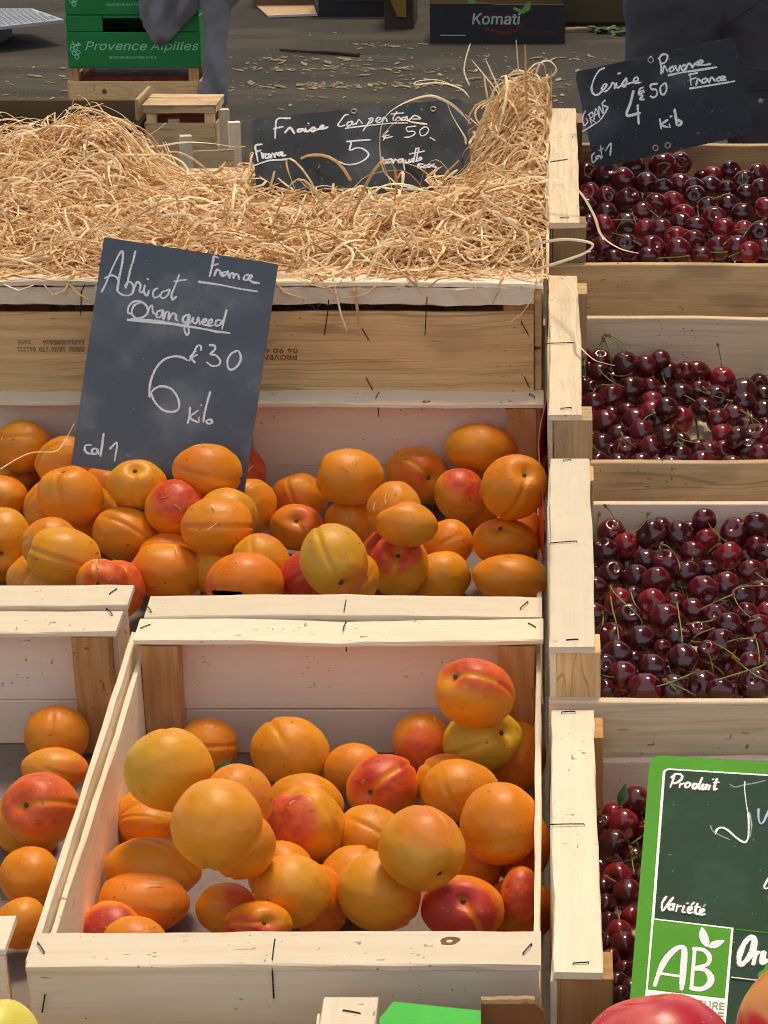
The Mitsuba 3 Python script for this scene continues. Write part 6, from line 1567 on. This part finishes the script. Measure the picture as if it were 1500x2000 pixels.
part(pk, 'jacket', (v, np.array(tm.faces)), 'trouser_grey', True)
jn('nk', 0, .005, 1.50, .056); jn('hd0', 0, -.02, 1.60, .078); jn('hd1', 0, .005, 1.66, .092); jn('jaw', 0, -.055, 1.565, .048); jn('nose', 0, -.108, 1.625, .012); jn('brow', 0, -.085, 1.655, .022)
Rd['nck0'] = .06
hd = body_from([('nck0', 'nk', 'hd0', 'hd1'), ('hd0', 'jaw'), ('brow', 'nose'), ('hd0', 'brow')], Rd, J, .010, 6); part(pk, 'head', hd, 'person_skin', True)
jn('h0', 0, .02, 1.69, .098); jn('h1', 0, .06, 1.62, .080); m = body_from([('h0', 'h1')], Rd, J, .012, 4); part(pk, 'hair', m, 'person_hair', True)
for n, sd in (('r', -1), ('l', 1)):
    jn("pl" + n, sd * .250, -.28, 1.23, .030); B = [('wr' + n, 'pl' + n)]
    for q in range(4):
        a = 'f%d%s' % (q, n); jn(a + 'a', sd * .250, -.305, 1.262 - .021 * q, .0098); jn(a + 'b', sd * .246, -.343 - .004 * (q in (1, 2)), 1.260 - .021 * q, .0088); jn(a + 'c', sd * .232, -.370 - .006 * (q in (1, 2)), 1.256 - .020 * q, .0080); B.append(('pl' + n, a + 'a', a + 'b', a + 'c'))
    jn('t0' + n, sd * .238, -.270, 1.265, .013); jn('t1' + n, sd * .228, -.305, 1.285, .0105); jn('t2' + n, sd * .222, -.333, 1.288, .009); B.append(('pl' + n, 't0' + n, 't1' + n, 't2' + n))
    Rd['wr' + n] = .027
    m = body_from(B, Rd, J, .006, 5); part(pk, 'hand', m, 'person_skin', True)
# seams and a rivet on the trousers
def seam(pts, r=.0022, mat='trouser_grey'):
    p = smooth_line(np.array(pts), 5); m = trimesh.Trimesh(v_tr, f_tr, process=False); o = np.stack([p[:, 0], p[:, 1] * 0 + 5.5, p[:, 2]], 1)
    loc, ri, _ = m.ray.intersects_location(o, np.tile([0, 1., 0], (len(o), 1)), multiple_hits=False)
    loc = loc[np.argsort(ri)]
    if len(loc) > 2: part(pk, 'seam', tube(loc - [0, .001, 0], r, 6), mat, True)
trk = scene[pk + '__trousers']; v_tr, f_tr = meshkit.WRITTEN[trk['filename']][:2]
seam([(px_ - .004, 6, .93), (px_ - .010, 6, .89), (px_ - .004, 6, .86)]); seam([(px_ + .03, 6, .80), (px_ + .08, 6, .795), (px_ + .14, 6, .79)]); seam([(px_ + .03, 6, .745), (px_ + .09, 6, .75), (px_ + .15, 6, .748)]); seam([(px_ - .01, 6, .895), (px_ + .05, 6, .935), (px_ + .09, 6, .965)])
m = trimesh.Trimesh(v_tr, f_tr, process=False); loc, _, _ = m.ray.intersects_location([[.500, 5.5, .721]], [[0, 1., 0]], multiple_hits=False)
if len(loc):
    d, f_ = ICO[3]; part(pk, 'rivet', (d * [.0065, .002, .0065] + loc[0], f_), 'steel', True, label='metal rivet on the trouser pocket')

# ---------------------------------------------------------------- the stall's two awnings, overhead and out of the picture
scene['awning_canvas'] = plain((0.30, 0.27, 0.21), 0.9, 0.1, 0.1, 3.0)
def awning(label, x0, x1):
    k = thing('stall_awning', label, 'awning', 'canvas awnings over the stall')
    nx, ny = 9, 17; X, Y = np.meshgrid(np.linspace(x0, x1, nx), np.linspace(.85, 4.6, ny), indexing='ij')
    sag = .05 * np.sin((X - x0) / (x1 - x0) * np.pi) ; rise = .05 * (1 - np.abs((Y - 2.7) / 1.9))
    V0 = np.stack([X, Y, 2.52 - sag + rise], -1).reshape(-1, 3); i, j = np.meshgrid(np.arange(nx - 1), np.arange(ny - 1), indexing='ij')
    q = np.stack([i * ny + j, (i + 1) * ny + j, (i + 1) * ny + j + 1, i * ny + j + 1], -1).reshape(-1, 4)
    V = np.vstack([V0, V0 - [0, 0, .004]]); part(k, 'canvas', (V, np.vstack([q, q[:, ::-1] + nx * ny])), 'awning_canvas', True)
    for x in ((x0 + .1) if x0 < -1 else (x1 - .1),):
        for y in (1.0, 4.4): part(k, 'pole', tube([(x, y, 0), (x, y, 2.46)], .020, 10), 'steel', True)
awning('canvas awning over the left side of the stall', -4.6, -.80)
awning('canvas awning over the right side of the stall', .55, 4.4)
